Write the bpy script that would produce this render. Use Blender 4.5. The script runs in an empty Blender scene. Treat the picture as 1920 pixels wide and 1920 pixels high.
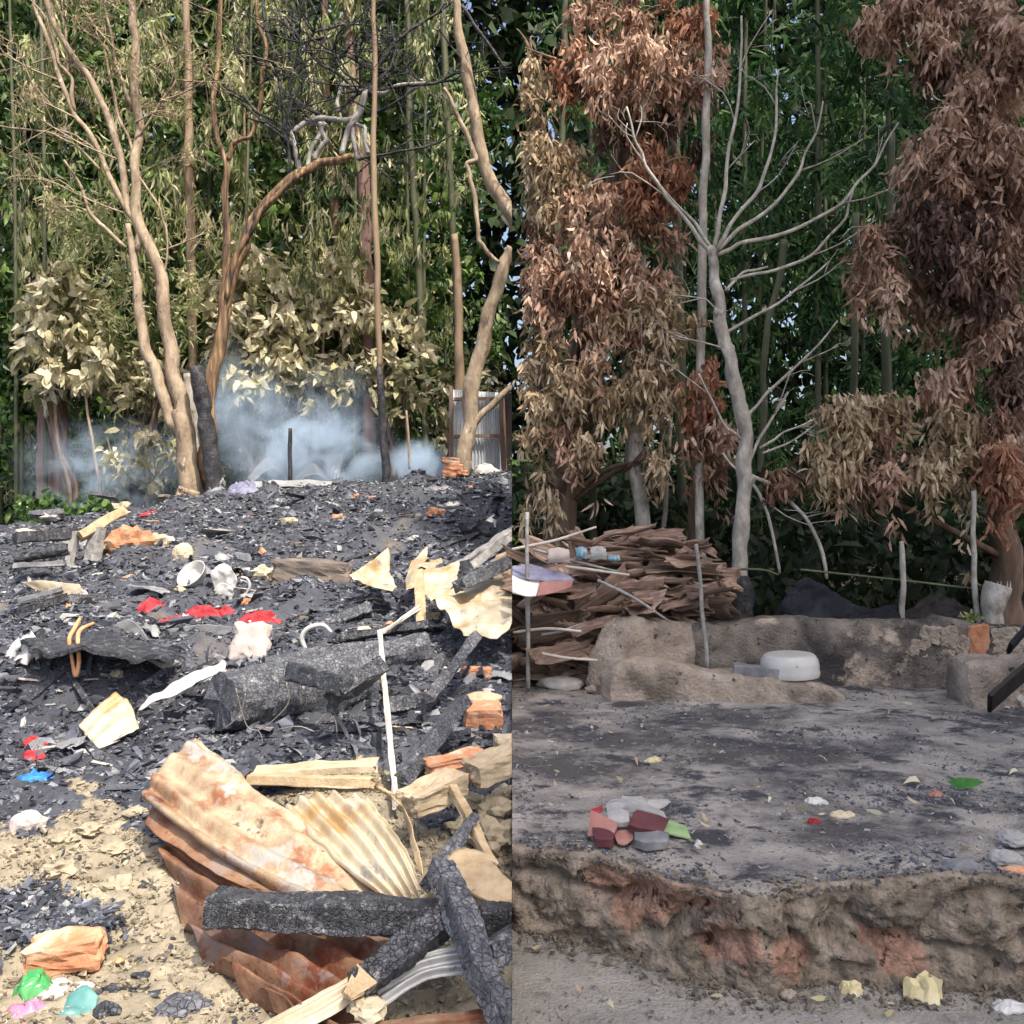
import bpy, bmesh, math, random
import numpy as np
from mathutils import Vector, Matrix, noise

# ------------------------------------------------------------------ camera, sky, sun, exposure
SC = bpy.context.scene
COL = SC.collection
F = 960.0 / math.tan(math.radians(30.0)); H = 1.6      # focal length in photo pixels, eye height
cam = bpy.data.cameras.new('camera'); cam.sensor_width = 36; cam.angle = math.radians(60)
cam.clip_start = 0.05; cam.clip_end = 600
co = bpy.data.objects.new('camera', cam); co.location = (0, 0, H); co.rotation_euler = (math.radians(90), 0, 0)
COL.objects.link(co); SC.camera = co

SUN = Vector((0.30, -0.42, 0.86)).normalized()
EL = math.asin(SUN.z)
wd = bpy.data.worlds.new('World'); SC.world = wd; wd.use_nodes = True
nt = wd.node_tree; bg = nt.nodes['Background']
sk = nt.nodes.new('ShaderNodeTexSky'); sk.sky_type = 'NISHITA'; sk.sun_disc = False
sk.sun_elevation = EL; sk.sun_rotation = math.atan2(SUN.x, SUN.y); sk.dust_density = 6.0; sk.air_density = 1.0; sk.ozone_density = .6
nt.links.new(sk.outputs[0], bg.inputs[0]); bg.inputs[1].default_value = 0.15
sl = bpy.data.lights.new('sun', 'SUN'); sl.energy = 3.2; sl.angle = math.radians(1.2); sl.color = (1.0, 0.91, 0.77)
so = bpy.data.objects.new('sun', sl); so.rotation_euler = SUN.to_track_quat('Z', 'Y').to_euler(); so.location = (10, -14, 30)
COL.objects.link(so)
SC.view_settings.view_transform = 'Standard'; SC.view_settings.look = 'None'
SC.view_settings.gamma = 1.0; SC.view_settings.exposure = 1.0; SC.view_settings.use_curve_mapping = False
SC.cycles.volume_step_rate = 3.0; SC.cycles.volume_max_steps = 96
SC.cycles.volume_bounces = 1; SC.cycles.max_bounces = 6; SC.cycles.transparent_max_bounces = 4

# ------------------------------------------------------------------ helpers
SIDE = None            # 'L' keeps geometry on x<0 (the rubble mound), 'R' on x>0 (the levelled plot)
def clampx(V):
    if SIDE == 'L': V[:, 0] = np.minimum(V[:, 0], -0.0006)
    elif SIDE == 'R': V[:, 0] = np.maximum(V[:, 0], 0.0006)
    return V
def P(px, py, Y): return Vector(((px - 960) / F * Y, Y, H + (960 - py) / F * Y))
def nz(x, y, z=0.0, s=1.0): return noise.noise(Vector((x * s, y * s, z * s)))
def fb(x, y, z=0.0, s=1.0, o=4): return noise.fractal(Vector((x * s, y * s, z * s)), 1.0, 2.0, o)
def cr(pts, n):
    """Catmull-Rom through a list of sequences, n samples per span"""
    A = [np.array(p, float) for p in pts]
    if len(A) < 3:
        return np.array([A[0] + (A[-1] - A[0]) * k / n for k in range(n + 1)])
    out = []
    for i in range(len(A) - 1):
        p0 = A[i - 1] if i else 2 * A[0] - A[1]; p1 = A[i]; p2 = A[i + 1]
        p3 = A[i + 2] if i + 2 < len(A) else 2 * A[-1] - A[-2]
        for k in range(n):
            t = k / n
            out.append(.5 * ((2 * p1) + (-p0 + p2) * t + (2 * p0 - 5 * p1 + 4 * p2 - p3) * t * t + (-p0 + 3 * p1 - 3 * p2 + p3) * t ** 3))
    out.append(A[-1]); return np.array(out)

def link(o, parent=None):
    COL.objects.link(o)
    if parent is not None: o.parent = parent
def tag(o, label=None, cat=None, group=None, kind=None):
    if label: o['label'] = label
    if cat: o['category'] = cat
    if group: o['group'] = group
    if kind: o['kind'] = kind
    return o
def thing(name, loc, label, cat, group=None, rz=0.0):
    o = bpy.data.objects.new(name, None); o.empty_display_size = 0.1
    o.location = loc; o.rotation_euler = (0, 0, rz); COL.objects.link(o)
    return tag(o, label, cat, group)
def wloc(p):
    v = Vector(p.location)
    while p.parent is not None:
        p = p.parent; v = v + Vector(p.location)
    return v
def mesh(name, V, Fc, mat, parent=None, t=None, smooth=False):
    """V (n,3) world coordinates, Fc list of faces or an (m,k) int array; origin goes to the base of the piece"""
    V = clampx(np.array(V, dtype=np.float64).reshape(-1, 3))
    lo = V.min(0); hi = V.max(0); c = np.array([(lo[0] + hi[0]) / 2, (lo[1] + hi[1]) / 2, lo[2]])
    me = bpy.data.meshes.new(name)
    L = V - c
    if isinstance(Fc, np.ndarray):
        m, k = Fc.shape
        me.vertices.add(len(L)); me.vertices.foreach_set('co', L.astype(np.float32).ravel())
        me.loops.add(m * k); me.loops.foreach_set('vertex_index', Fc.astype(np.int32).ravel())
        me.polygons.add(m); me.polygons.foreach_set('loop_start', (np.arange(m) * k).astype(np.int32))
        me.polygons.foreach_set('loop_total', np.full(m, k, np.int32))
        me.update(calc_edges=True)
    else:
        me.from_pydata(L.tolist(), [], Fc); me.update()
    if t is not None:
        a = me.attributes.new('t', 'FLOAT', 'POINT'); a.data.foreach_set('value', np.asarray(t, np.float32))
    if smooth: me.polygons.foreach_set('use_smooth', np.ones(len(me.polygons), bool))
    me.materials.append(mat)
    o = bpy.data.objects.new(name, me); link(o, parent)
    o.location = Vector(c) - (wloc(parent) if parent is not None else Vector((0, 0, 0)))
    return o
def copy_tree(o, parent=None):
    c = o.copy(); COL.objects.link(c)
    if parent is not None: c.parent = parent
    for ch in list(o.children): copy_tree(ch, c)
    return c

class MB:
    def __init__(s): s.v = []; s.f = []; s.t = []
    def add(s, V, Fc, t=0.5):
        b = len(s.v); s.v += [tuple(p) for p in V]; s.f += [tuple(i + b for i in f) for f in Fc]
        s.t += list(t) if hasattr(t, '__len__') else [t] * len(V)
    def build(s, name, mat, parent=None, smooth=False):
        return mesh(name, np.array(s.v), s.f, mat, parent, s.t, smooth)

def tube(mb, pts, rads, sides=8, n=5, rough=0.06, t=0.5, seed=0.0, caps=True, smooth_path=True):
    pr = [tuple(p) + (r,) for p, r in zip(pts, rads)]
    Q = cr(pr, n) if smooth_path else np.array(pr, float)
    V = []; Fc = []; up = np.array([0.3, 1.0, 0.2])
    m = len(Q)
    for i in range(m):
        d = Q[min(i + 1, m - 1), :3] - Q[max(i - 1, 0), :3]; d /= (np.linalg.norm(d) + 1e-9)
        a = np.cross(d, up); 
        if np.linalg.norm(a) < 1e-4: a = np.cross(d, [1, 0, 0])
        a /= np.linalg.norm(a); b = np.cross(a, d); up = b
        for k in range(sides):
            th = 2 * math.pi * k / sides
            r = max(Q[i, 3], .0008) * (1 + rough * 2 * nz(Q[i, 0] * 6 + math.cos(th) * 1.3 + seed, Q[i, 2] * 6, math.sin(th) * 1.3))
            V.append(Q[i, :3] + (a * math.cos(th) + b * math.sin(th)) * r)
    for i in range(m - 1):
        for k in range(sides):
            k2 = (k + 1) % sides
            Fc.append((i * sides + k, i * sides + k2, (i + 1) * sides + k2, (i + 1) * sides + k))
    if caps:
        Fc.append(tuple(range(sides - 1, -1, -1))); Fc.append(tuple((m - 1) * sides + k for k in range(sides)))
    mb.add(V, Fc, t)

def ring(kind, k, n):
    th = 2 * math.pi * (k + .5) / n
    c, s = math.cos(th), math.sin(th)
    if kind == 'round': return c, s
    p = 0.22
    return math.copysign(abs(c) ** p, c), math.copysign(abs(s) ** p, s)
def beam(mb, a, b, w, h, roll=0.0, kind='box', segs=22, sides=16, rough=0.006, crack=0.0, sag=0.0, taper=1.0, t=0.5, seed=0.0, jag=0.02, upv=None):
    """timber or log between two points; crack cuts the blocky pattern of deep char into it"""
    a = np.array(a, float); b = np.array(b, float); d = b - a; Ln = np.linalg.norm(d); d /= Ln
    up = np.array([0, 0, 1.0]) if upv is None else np.array(upv, float)
    if abs(d @ up) > .95: up = np.array([0, 1.0, 0])
    s = np.cross(d, up); s /= np.linalg.norm(s); u = np.cross(s, d)
    cr_, sr = math.cos(roll), math.sin(roll); s, u = s * cr_ + u * sr, u * cr_ - s * sr
    V = []; Fc = []
    for i in range(segs + 1):
        f = i / segs
        tp = 1 + (taper - 1) * f
        for k in range(sides):
            x, y = ring(kind, k, sides)
            ax = f * Ln
            if i == 0: ax += -jag * abs(nz(x * 3 + seed, y * 3, 1.7)) * 2
            if i == segs: ax += jag * abs(nz(x * 3 + seed, y * 3, 5.7)) * 2
            q = a + d * ax + s * x * w / 2 * tp + u * y * h / 2 * tp - np.array([0, 0, 1.0]) * sag * 4 * f * (1 - f)
            rr = rough * 2 * fb(ax * 4 + seed, x * 1.5, y * 1.5, 1.0, 3)
            if crack:
                c1 = abs(math.sin((ax + .02 * nz(x * 2, y * 2, seed)) * math.pi / .045 + seed)) ; c2 = abs(nz(ax * 5 + seed, math.atan2(y, x) * 2.2, 3.1))
                rr -= crack * ((1 - c1) ** 4 + max(0, .16 - c2) * 4)
            q = q + (s * x + u * y) * rr
            V.append(q)
    for i in range(segs):
        for k in range(sides):
            k2 = (k + 1) % sides
            Fc.append((i * sides + k, (i + 1) * sides + k, (i + 1) * sides + k2, i * sides + k2))
    for e, base in ((0, 0), (1, segs * sides)):
        c = np.mean(V[base:base + sides], axis=0) + d * (0.004 if e else -0.004)
        ci = len(V); V.append(c)
        for k in range(sides):
            k2 = (k + 1) % sides
            Fc.append((ci, base + k, base + k2) if e == 0 else (ci, base + k2, base + k))
    mb.add(V, Fc, t)

def roughbox(mb, c, size, rz=0.0, tilt=(0, 0), rough=.006, n=5, chip=0.0, seed=0.0, t=0.5):
    """worn block (brick, clod of wall): a box grid with rounded edges and knocked corners"""
    M = Matrix.Rotation(rz, 3, 'Z') @ Matrix.Rotation(tilt[0], 3, 'X') @ Matrix.Rotation(tilt[1], 3, 'Y')
    V = []; Fc = []; idx = {}
    def vid(i, j, k):
        key = (i, j, k)
        if key not in idx:
            p = np.array([i / n, j / n, k / n]) * 2 - 1
            q = p.copy(); m = np.sort(np.abs(p))[1]
            if m > .85: q *= 1 - .03 * (m - .85) / .15 - chip * max(0, nz(p[0] * 1.6 + seed, p[1] * 1.6, p[2] * 1.6 + seed)) 
            w = Vector(q * np.array(size) / 2)
            w += w.normalized() * rough * 2 * fb(p[0] * 1.5 + seed, p[1] * 1.5, p[2] * 1.5, 1.0, 3)
            idx[key] = len(V); V.append(np.array(c) + np.array(M @ w))
        return idx[key]
    for ax in range(3):
        for e in (0, n):
            for i in range(n):
                for j in range(n):
                    q = []
                    for (ii, jj) in ((i, j), (i + 1, j), (i + 1, j + 1), (i, j + 1)):
                        k = [0, 0, 0]; k[ax] = e; k[(ax + 1) % 3] = ii; k[(ax + 2) % 3] = jj; q.append(vid(*k))
                    Fc.append(tuple(q if e else q[::-1]))
    mb.add(V, Fc, t)

_ICO = {}
def ico(sub):
    if sub not in _ICO:
        bm = bmesh.new(); bmesh.ops.create_icosphere(bm, subdivisions=sub, radius=1)
        bm.verts.ensure_lookup_table()
        _ICO[sub] = (np.array([v.co[:] for v in bm.verts]), [tuple(v.index for v in f.verts) for f in bm.faces]); bm.free()
    return _ICO[sub]
def lump(mb, c, r, sub=2, amp=.25, sc=1.4, seed=0.0, t=0.5, flat=None):
    V, Fc = ico(sub); out = []
    for p in V:
        k = 1 + amp * fb(p[0] * sc + seed, p[1] * sc + seed * .7, p[2] * sc, 1.0, 3) + amp * .45 * fb(p[0] * 4.2 + seed, p[1] * 4.2, p[2] * 4.2 + seed, 1.0, 3)
        q = p * k * np.array(r)
        if flat is not None and q[2] < flat * r[2]: q[2] = flat * r[2]
        out.append(np.array(c) + q)
    mb.add(out, Fc, t)

def sheet(mb, ctrl, nu=40, nv=24, corr=0, amp=0.0, crump=0.0, csc=5.0, thick=0.003, ragged=0.0, along='u', seed=0.0, t=0.5, ph=0.0, amp_v=None):
    """bent metal or cloth sheet: Catmull-Rom surface through a grid of points; corr waves across v, so ridges run along u"""
    C = np.array([[list(p) for p in row] for row in ctrl], float)
    R, K = C.shape[:2]
    def samp(A, f):
        m = len(A) - 1; x = min(max(f, 0), 1) * m; i = min(int(x), m - 1); tt = x - i
        p1, p2 = A[i], A[i + 1]; p0 = A[i - 1] if i else 2 * p1 - p2; p3 = A[i + 2] if i + 2 <= m else 2 * p2 - p1
        if m == 1: return p1 + (p2 - p1) * tt
        return .5 * (2 * p1 + (p2 - p0) * tt + (2 * p0 - 5 * p1 + 4 * p2 - p3) * tt ** 2 + (3 * p1 - p0 - 3 * p2 + p3) * tt ** 3)
    G = np.zeros((nv + 1, nu + 1, 3))
    for j in range(nv + 1):
        v = j / nv
        for i in range(nu + 1):
            u = i / nu
            uu, vv = u, v
            if ragged:
                uu = u + ragged * ((1 - u) ** 6 * (nz(v * 7, seed, 1) + .5) - u ** 6 * (nz(v * 7, seed, 9) + .5))
                vv = v + ragged * ((1 - v) ** 6 * (nz(u * 9, seed, 4) + .5) - v ** 6 * (nz(u * 9, seed, 13) + .5))
            row = [samp(C[r], uu) for r in range(R)]
            G[j, i] = samp(np.array(row), vv)
    N = np.cross(np.gradient(G, axis=1), np.gradient(G, axis=0)); N /= (np.linalg.norm(N, axis=2, keepdims=True) + 1e-9)
    for j in range(nv + 1):
        for i in range(nu + 1):
            g = G[j, i]; d = 0.0
            if corr:
                a = amp if amp_v is None else amp * amp_v(j / nv, i / nu)
                d += a * math.sin(2 * math.pi * corr * (j / nv) + ph)
            if crump: d += crump * fb(g[0] + seed, g[1], g[2], csc, 3)
            G[j, i] = g + N[j, i] * d
    V = np.concatenate([G.reshape(-1, 3), (G - N * thick).reshape(-1, 3)]); off = (nu + 1) * (nv + 1); Fc = []
    I = lambda j, i: j * (nu + 1) + i
    for j in range(nv):
        for i in range(nu):
            q = (I(j, i), I(j, i + 1), I(j + 1, i + 1), I(j + 1, i)); Fc.append(q); Fc.append(tuple(off + k for k in q[::-1]))
    for i in range(nu):
        Fc.append((I(0, i), off + I(0, i), off + I(0, i + 1), I(0, i + 1))); Fc.append((I(nv, i), I(nv, i + 1), off + I(nv, i + 1), off + I(nv, i)))
    for j in range(nv):
        Fc.append((I(j, 0), I(j + 1, 0), off + I(j + 1, 0), off + I(j, 0))); Fc.append((I(j, nu), off + I(j, nu), off + I(j + 1, nu), I(j + 1, nu)))
    mb.add(V, Fc, t)

def leaf_arrays(C, D, L, W, rng, fold=.25, curl=.15):
    n = len(C); N = rng.normal(size=(n, 3)); N[:, 2] += .4
    N -= (N * D).sum(1, keepdims=True) * D; N /= np.linalg.norm(N, axis=1, keepdims=True)
    S = np.cross(D, N); L = np.reshape(L, (-1, 1)); W = np.reshape(W, (-1, 1))
    tip = C + D * L - N * L * curl
    m1 = C + D * L * .28 + N * L * curl * .3; m2 = C + D * L * .66 - N * L * curl * .1
    a1 = m1 + S * W * .44 + N * W * fold; b1 = m1 - S * W * .44 + N * W * fold * .4
    a2 = m2 + S * W * .36 + N * W * fold; b2 = m2 - S * W * .36 + N * W * fold * .4
    V = np.stack([C, a1, a2, tip, b2, b1], 1).reshape(-1, 3)
    k = np.arange(n)[:, None] * 6
    Fc = np.concatenate([k + np.array([q]) for q in ([0, 5, 1], [1, 5, 4], [1, 4, 2], [2, 4, 3])], 0)
    return V, Fc
LV = 6                  # vertices per leaf
def unit(A): return A / (np.linalg.norm(A, axis=1, keepdims=True) + 1e-9)
def sprays(centres, K, L, W, rng, down=1.0, spread=.6, jit=.05, tv=None):
    """K leaves hanging or fanning out of each centre; t holds a tint per leaf with a shared tint per spray"""
    n = len(centres); C = np.repeat(centres, K, 0) + rng.normal(size=(n * K, 3)) * jit
    D = rng.normal(size=(n * K, 3)) * spread; D[:, 2] -= down; D = unit(D)
    Ls = L * rng.uniform(.65, 1.25, n * K); Ws = W * rng.uniform(.7, 1.25, n * K)
    V, Fc = leaf_arrays(C, D, Ls, Ws, rng)
    base = rng.uniform(0, 1, n) if tv is None else tv
    t = np.clip(np.repeat(base, K) + rng.normal(size=n * K) * .12, 0, 1)
    return V, Fc, np.repeat(t, LV)
def keep_side(C):
    if SIDE == 'L': return C[C[:, 0] < -0.12]
    if SIDE == 'R': return C[C[:, 0] > 0.12]
    return C

# ------------------------------------------------------------------ materials
def ramp(n, stops):
    e = n.color_ramp.elements
    while len(e) > 1: e.remove(e[-1])
    e[0].position = stops[0][0]; e[0].color = (*stops[0][1], 1)
    for p, c in stops[1:]:
        x = e.new(p); x.color = (*c, 1)
def M(name, cols, scale=6.0, rough=.85, bump=.3, bscale=60.0, metal=0.0, spec=.3, patch=None, stretch=None, voro=None, tmix=None, rnd=0.0, coat=0.0, detail=8.0, sub=0.0):
    """cols: ramp over noise; patch=(colour, scale, threshold, softness) lays stains over it; voro=(scale, depth) cell cracks;
    tmix=[colours] multiplies in the per-vertex tint; rnd varies value per object"""
    m = bpy.data.materials.new(name); m.use_nodes = True; n = m.node_tree.nodes; l = m.node_tree.links
    bs = n['Principled BSDF']; tc = n.new('ShaderNodeTexCoord'); vec = tc.outputs['Object']
    if stretch:
        mp = n.new('ShaderNodeMapping'); mp.inputs['Scale'].default_value = stretch; l.new(vec, mp.inputs[0]); vec = mp.outputs[0]
    if rnd:
        oi = n.new('ShaderNodeObjectInfo'); ad = n.new('ShaderNodeVectorMath'); ad.operation = 'ADD'
        mu = n.new('ShaderNodeMath'); mu.operation = 'MULTIPLY'; mu.inputs[1].default_value = 37; l.new(oi.outputs['Random'], mu.inputs[0])
        l.new(vec, ad.inputs[0]); l.new(mu.outputs[0], ad.inputs[1]); vec = ad.outputs[0]
    no = n.new('ShaderNodeTexNoise'); no.inputs['Scale'].default_value = scale; no.inputs['Detail'].default_value = detail; no.inputs['Roughness'].default_value = .62
    l.new(vec, no.inputs['Vector']); r = n.new('ShaderNodeValToRGB')
    k = len(cols); ramp(r, [(.28 + .44 * i / max(1, k - 1), c) for i, c in enumerate(cols)]); l.new(no.outputs['Fac'], r.inputs[0]); c = r.outputs[0]
    for pc in (patch or []):
        col, ps, th, sf = pc
        pn = n.new('ShaderNodeTexNoise'); pn.inputs['Scale'].default_value = ps; pn.inputs['Detail'].default_value = 6; pn.inputs['Roughness'].default_value = .65
        of = n.new('ShaderNodeVectorMath'); of.operation = 'ADD'; of.inputs[1].default_value = (ps * 1.7, 3.1, th * 9); l.new(vec, of.inputs[0]); l.new(of.outputs[0], pn.inputs['Vector'])
        pr = n.new('ShaderNodeMapRange'); pr.inputs[1].default_value = th; pr.inputs[2].default_value = th + sf; l.new(pn.outputs['Fac'], pr.inputs[0])
        mx = n.new('ShaderNodeMixRGB'); mx.inputs[2].default_value = (*col, 1); l.new(pr.outputs[0], mx.inputs[0]); l.new(c, mx.inputs[1]); c = mx.outputs[0]
    if tmix:
        at = n.new('ShaderNodeAttribute'); at.attribute_name = 't'; tr = n.new('ShaderNodeValToRGB'); q = len(tmix)
        ramp(tr, [(i / max(1, q - 1), cc) for i, cc in enumerate(tmix)]); l.new(at.outputs['Fac'], tr.inputs[0])
        mx = n.new('ShaderNodeMixRGB'); mx.blend_type = 'MULTIPLY'; mx.inputs[0].default_value = 1; l.new(c, mx.inputs[1]); l.new(tr.outputs[0], mx.inputs[2]); c = mx.outputs[0]
    if rnd:
        mr = n.new('ShaderNodeMapRange'); mr.inputs[3].default_value = 1 - rnd; mr.inputs[4].default_value = 1 + rnd; l.new(oi.outputs['Random'], mr.inputs[0])
        mx = n.new('ShaderNodeMixRGB'); mx.blend_type = 'MULTIPLY'; mx.inputs[0].default_value = 1; l.new(c, mx.inputs[1]); l.new(mr.outputs[0], mx.inputs[2]); c = mx.outputs[0]
    l.new(c, bs.inputs['Base Color'])
    bs.inputs['Roughness'].default_value = rough; bs.inputs['Metallic'].default_value = metal; bs.inputs['Specular IOR Level'].default_value = spec
    if coat: bs.inputs['Coat Weight'].default_value = coat
    hn = None
    if bump:
        b2 = n.new('ShaderNodeTexNoise'); b2.inputs['Scale'].default_value = bscale; b2.inputs['Detail'].default_value = 5; l.new(vec, b2.inputs['Vector'])
        bp = n.new('ShaderNodeBump'); bp.inputs['Strength'].default_value = min(1, bump); bp.inputs['Distance'].default_value = .01 * max(1, bump); l.new(b2.outputs['Fac'], bp.inputs['Height']); hn = bp
    if voro:
        vo = n.new('ShaderNodeTexVoronoi'); vo.feature = 'DISTANCE_TO_EDGE'; vo.inputs['Scale'].default_value = voro[0]
        dn = n.new('ShaderNodeTexNoise'); dn.inputs['Scale'].default_value = 18; dn.inputs['Detail'].default_value = 4; l.new(vec, dn.inputs['Vector'])
        dm = n.new('ShaderNodeMixRGB'); dm.blend_type = 'ADD'; dm.inputs[0].default_value = .03; l.new(vec, dm.inputs[1]); l.new(dn.outputs['Color'], dm.inputs[2]); l.new(dm.outputs[0], vo.inputs['Vector'])
        vr = n.new('ShaderNodeMapRange'); vr.inputs[2].default_value = .09; l.new(vo.outputs['Distance'], vr.inputs[0])
        b3 = n.new('ShaderNodeBump'); b3.inputs['Strength'].default_value = voro[1]; b3.inputs['Distance'].default_value = .012; l.new(vr.outputs[0], b3.inputs['Height'])
        if hn: l.new(hn.outputs[0], b3.inputs['Normal'])
        hn = b3
    if hn: l.new(hn.outputs[0], bs.inputs['Normal'])
    return m
def LM(name, cols, rough=.55, trans=.25, spec=.3):
    """leaf material: colour from the tint stored on each leaf, part of the light passes through"""
    m = bpy.data.materials.new(name); m.use_nodes = True; n = m.node_tree.nodes; l = m.node_tree.links
    bs = n['Principled BSDF']; at = n.new('ShaderNodeAttribute'); at.attribute_name = 't'; r = n.new('ShaderNodeValToRGB')
    k = len(cols); ramp(r, [(i / max(1, k - 1), c) for i, c in enumerate(cols)]); l.new(at.outputs['Fac'], r.inputs[0])
    tc = n.new('ShaderNodeTexCoord'); no = n.new('ShaderNodeTexNoise'); no.inputs['Scale'].default_value = 30; l.new(tc.outputs['Object'], no.inputs['Vector'])
    mr = n.new('ShaderNodeMapRange'); mr.inputs[1].default_value = .3; mr.inputs[2].default_value = .7; mr.inputs[3].default_value = .7; mr.inputs[4].default_value = 1.25; l.new(no.outputs['Fac'], mr.inputs[0])
    mx = n.new('ShaderNodeMixRGB'); mx.blend_type = 'MULTIPLY'; mx.inputs[0].default_value = 1; l.new(r.outputs[0], mx.inputs[1]); l.new(mr.outputs[0], mx.inputs[2])
    l.new(mx.outputs[0], bs.inputs['Base Color']); bs.inputs['Roughness'].default_value = rough; bs.inputs['Specular IOR Level'].default_value = spec
    tb = n.new('ShaderNodeBsdfTranslucent'); l.new(mx.outputs[0], tb.inputs[0]); ms = n.new('ShaderNodeMixShader'); ms.inputs[0].default_value = trans
    l.new(bs.outputs[0], ms.inputs[1]); l.new(tb.outputs[0], ms.inputs[2]); l.new(ms.outputs[0], n['Material Output'].inputs[0])
    return m

MT = {}
MT['char'] = M('charred_wood', [(.012, .013, .017), (.035, .038, .048), (.085, .092, .115)], 22, .5, .6, 110, spec=.55, voro=(56, .7), patch=[((.20, .205, .225), 24, .57, .1)])
MT['charlight'] = M('ashy_charred_wood', [(.04, .043, .053), (.10, .106, .125), (.20, .207, .23)], 18, .6, .6, 100, spec=.45, voro=(40, .8), patch=[((.33, .33, .345), 22, .58, .12)])
MT['chip'] = M('charcoal', [(.5, .5, .5), (1, 1, 1)], 20, .42, .4, 90, spec=.6, tmix=[(.03, .034, .046), (.075, .083, .108), (.15, .165, .205), (.29, .305, .345), (.50, .49, .47)])
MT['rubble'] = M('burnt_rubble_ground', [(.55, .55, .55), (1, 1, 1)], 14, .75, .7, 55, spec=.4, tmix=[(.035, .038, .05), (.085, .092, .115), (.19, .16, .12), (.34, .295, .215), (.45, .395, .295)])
MT['sand'] = M('sandy_clod', [(.23, .195, .14), (.34, .295, .215), (.43, .38, .285)], 9, .95, .7, 45, spec=.15, patch=[((.05, .05, .05), 16, .64, .05)])
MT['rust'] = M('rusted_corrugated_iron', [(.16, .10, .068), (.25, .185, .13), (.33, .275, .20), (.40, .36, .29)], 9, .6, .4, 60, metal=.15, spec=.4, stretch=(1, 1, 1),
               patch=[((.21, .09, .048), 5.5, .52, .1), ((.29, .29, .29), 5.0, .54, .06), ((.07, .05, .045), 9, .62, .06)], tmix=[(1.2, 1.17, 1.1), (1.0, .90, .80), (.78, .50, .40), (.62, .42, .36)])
MT['creamtin'] = M('scorched_cream_tin', [(.28, .23, .15), (.44, .38, .28), (.56, .51, .41)], 7, .5, .2, 50, metal=.1, spec=.4, patch=[((.34, .22, .10), 3.5, .56, .12), ((.20, .20, .21), 6, .6, .08), ((.07, .065, .06), 16, .66, .04)])
MT['greytin'] = M('grey_galvanised_tin', [(.24, .25, .27), (.36, .37, .38), (.47, .47, .46)], 5, .45, .2, 50, metal=.35, spec=.5, patch=[((.38, .27, .17), 4, .62, .08), ((.10, .10, .11), 11, .66, .05)])
MT['palebark'] = M('pale_bark', [(.15, .11, .08), (.30, .235, .17), (.46, .38, .28)], 9, .85, 1.0, 40, spec=.2, stretch=(1, 1, .45), patch=[((.12, .085, .065), 7, .57, .08), ((.52, .47, .38), 10, .62, .06), ((.05, .04, .035), 16, .66, .04)])
MT['burntbark'] = M('peeled_burnt_bark', [(.03, .022, .02), (.18, .11, .065), (.50, .34, .19)], 12, .75, .6, 50, spec=.3, stretch=(1.6, 1.6, .12), patch=[((.015, .015, .02), 3, .56, .08)])
MT['blackbark'] = M('black_burnt_bark', [(.010, .010, .013), (.03, .03, .036), (.09, .09, .10)], 10, .6, .6, 60, spec=.4, voro=(24, .7))
MT['ashbranch'] = M('ash_white_branch', [(.06, .06, .07), (.30, .29, .28), (.55, .53, .5)], 4, .8, .4, 60, spec=.25)
MT['brownbark'] = M('brown_bark', [(.09, .06, .045), (.17, .115, .085), (.26, .19, .15)], 7, .9, .6, 40, spec=.2, stretch=(1.5, 1.5, .25))
MT['redbark'] = M('reddish_bark', [(.12, .08, .075), (.22, .14, .125), (.30, .20, .17)], 5, .9, .6, 40, spec=.2, stretch=(2, 2, .12))
MT['greybark'] = M('grey_mottled_bark', [(.18, .165, .145), (.34, .32, .285), (.56, .54, .50)], 12, .85, .9, 50, spec=.2, stretch=(1, 1, .5), patch=[((.10, .09, .075), 8, .62, .08)])
MT['culm'] = M('bamboo_culm', [(.045, .055, .03), (.085, .095, .055), (.15, .155, .10)], 4, .6, .2, 30, spec=.3, stretch=(1, 1, .3))
MT['culmtan'] = M('tan_bamboo_culm', [(.15, .11, .07), (.25, .18, .12), (.34, .26, .18)], 5, .6, .3, 30, spec=.3, stretch=(1, 1, .3))
MT['drywood'] = M('pale_split_wood', [(.32, .23, .13), (.46, .35, .22), (.56, .46, .32)], 5, .8, .5, 50, spec=.2, stretch=(3, 3, 3), patch=[((.30, .20, .11), 4, .62, .1), ((.06, .05, .045), 9, .68, .04)])
MT['greywood'] = M('weathered_grey_wood', [(.15, .15, .155), (.27, .265, .26), (.42, .41, .40)], 8, .85, .5, 50, spec=.2, stretch=(2, 2, 2))
MT['whitestick'] = M('whitened_bamboo', [(.34, .29, .23), (.52, .48, .43), (.64, .62, .59)], 6, .7, .3, 40, spec=.3, patch=[((.08, .07, .06), 12, .68, .04)])
MT['brick'] = M('fired_brick', [(.36, .15, .085), (.48, .23, .13), (.56, .33, .22)], 12, .9, .6, 60, spec=.15, patch=[((.56, .47, .36), 4, .55, .1)], rnd=.1)
MT['dustbrick'] = M('dusty_brick', [(.34, .26, .17), (.46, .375, .26), (.54, .46, .33)], 8, .95, .6, 50, spec=.15, patch=[((.42, .2, .12), 5, .6, .08), ((.05, .045, .04), 14, .68, .04)])
MT['cream'] = M('cream_stone', [(.40, .33, .22), (.52, .45, .33), (.60, .54, .43)], 8, .9, .4, 40, spec=.2)
MT['white'] = M('white_ash_crust', [(.34, .32, .30), (.48, .46, .44), (.60, .59, .57)], 9, .8, .4, 50, spec=.3, patch=[((.2, .17, .15), 8, .63, .08)])
MT['red'] = M('red_cloth', [(.22, .015, .02), (.36, .035, .045), (.44, .085, .09)], 16, .8, .4, 90, spec=.2, patch=[((.08, .02, .025), 12, .64, .1)])
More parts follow.
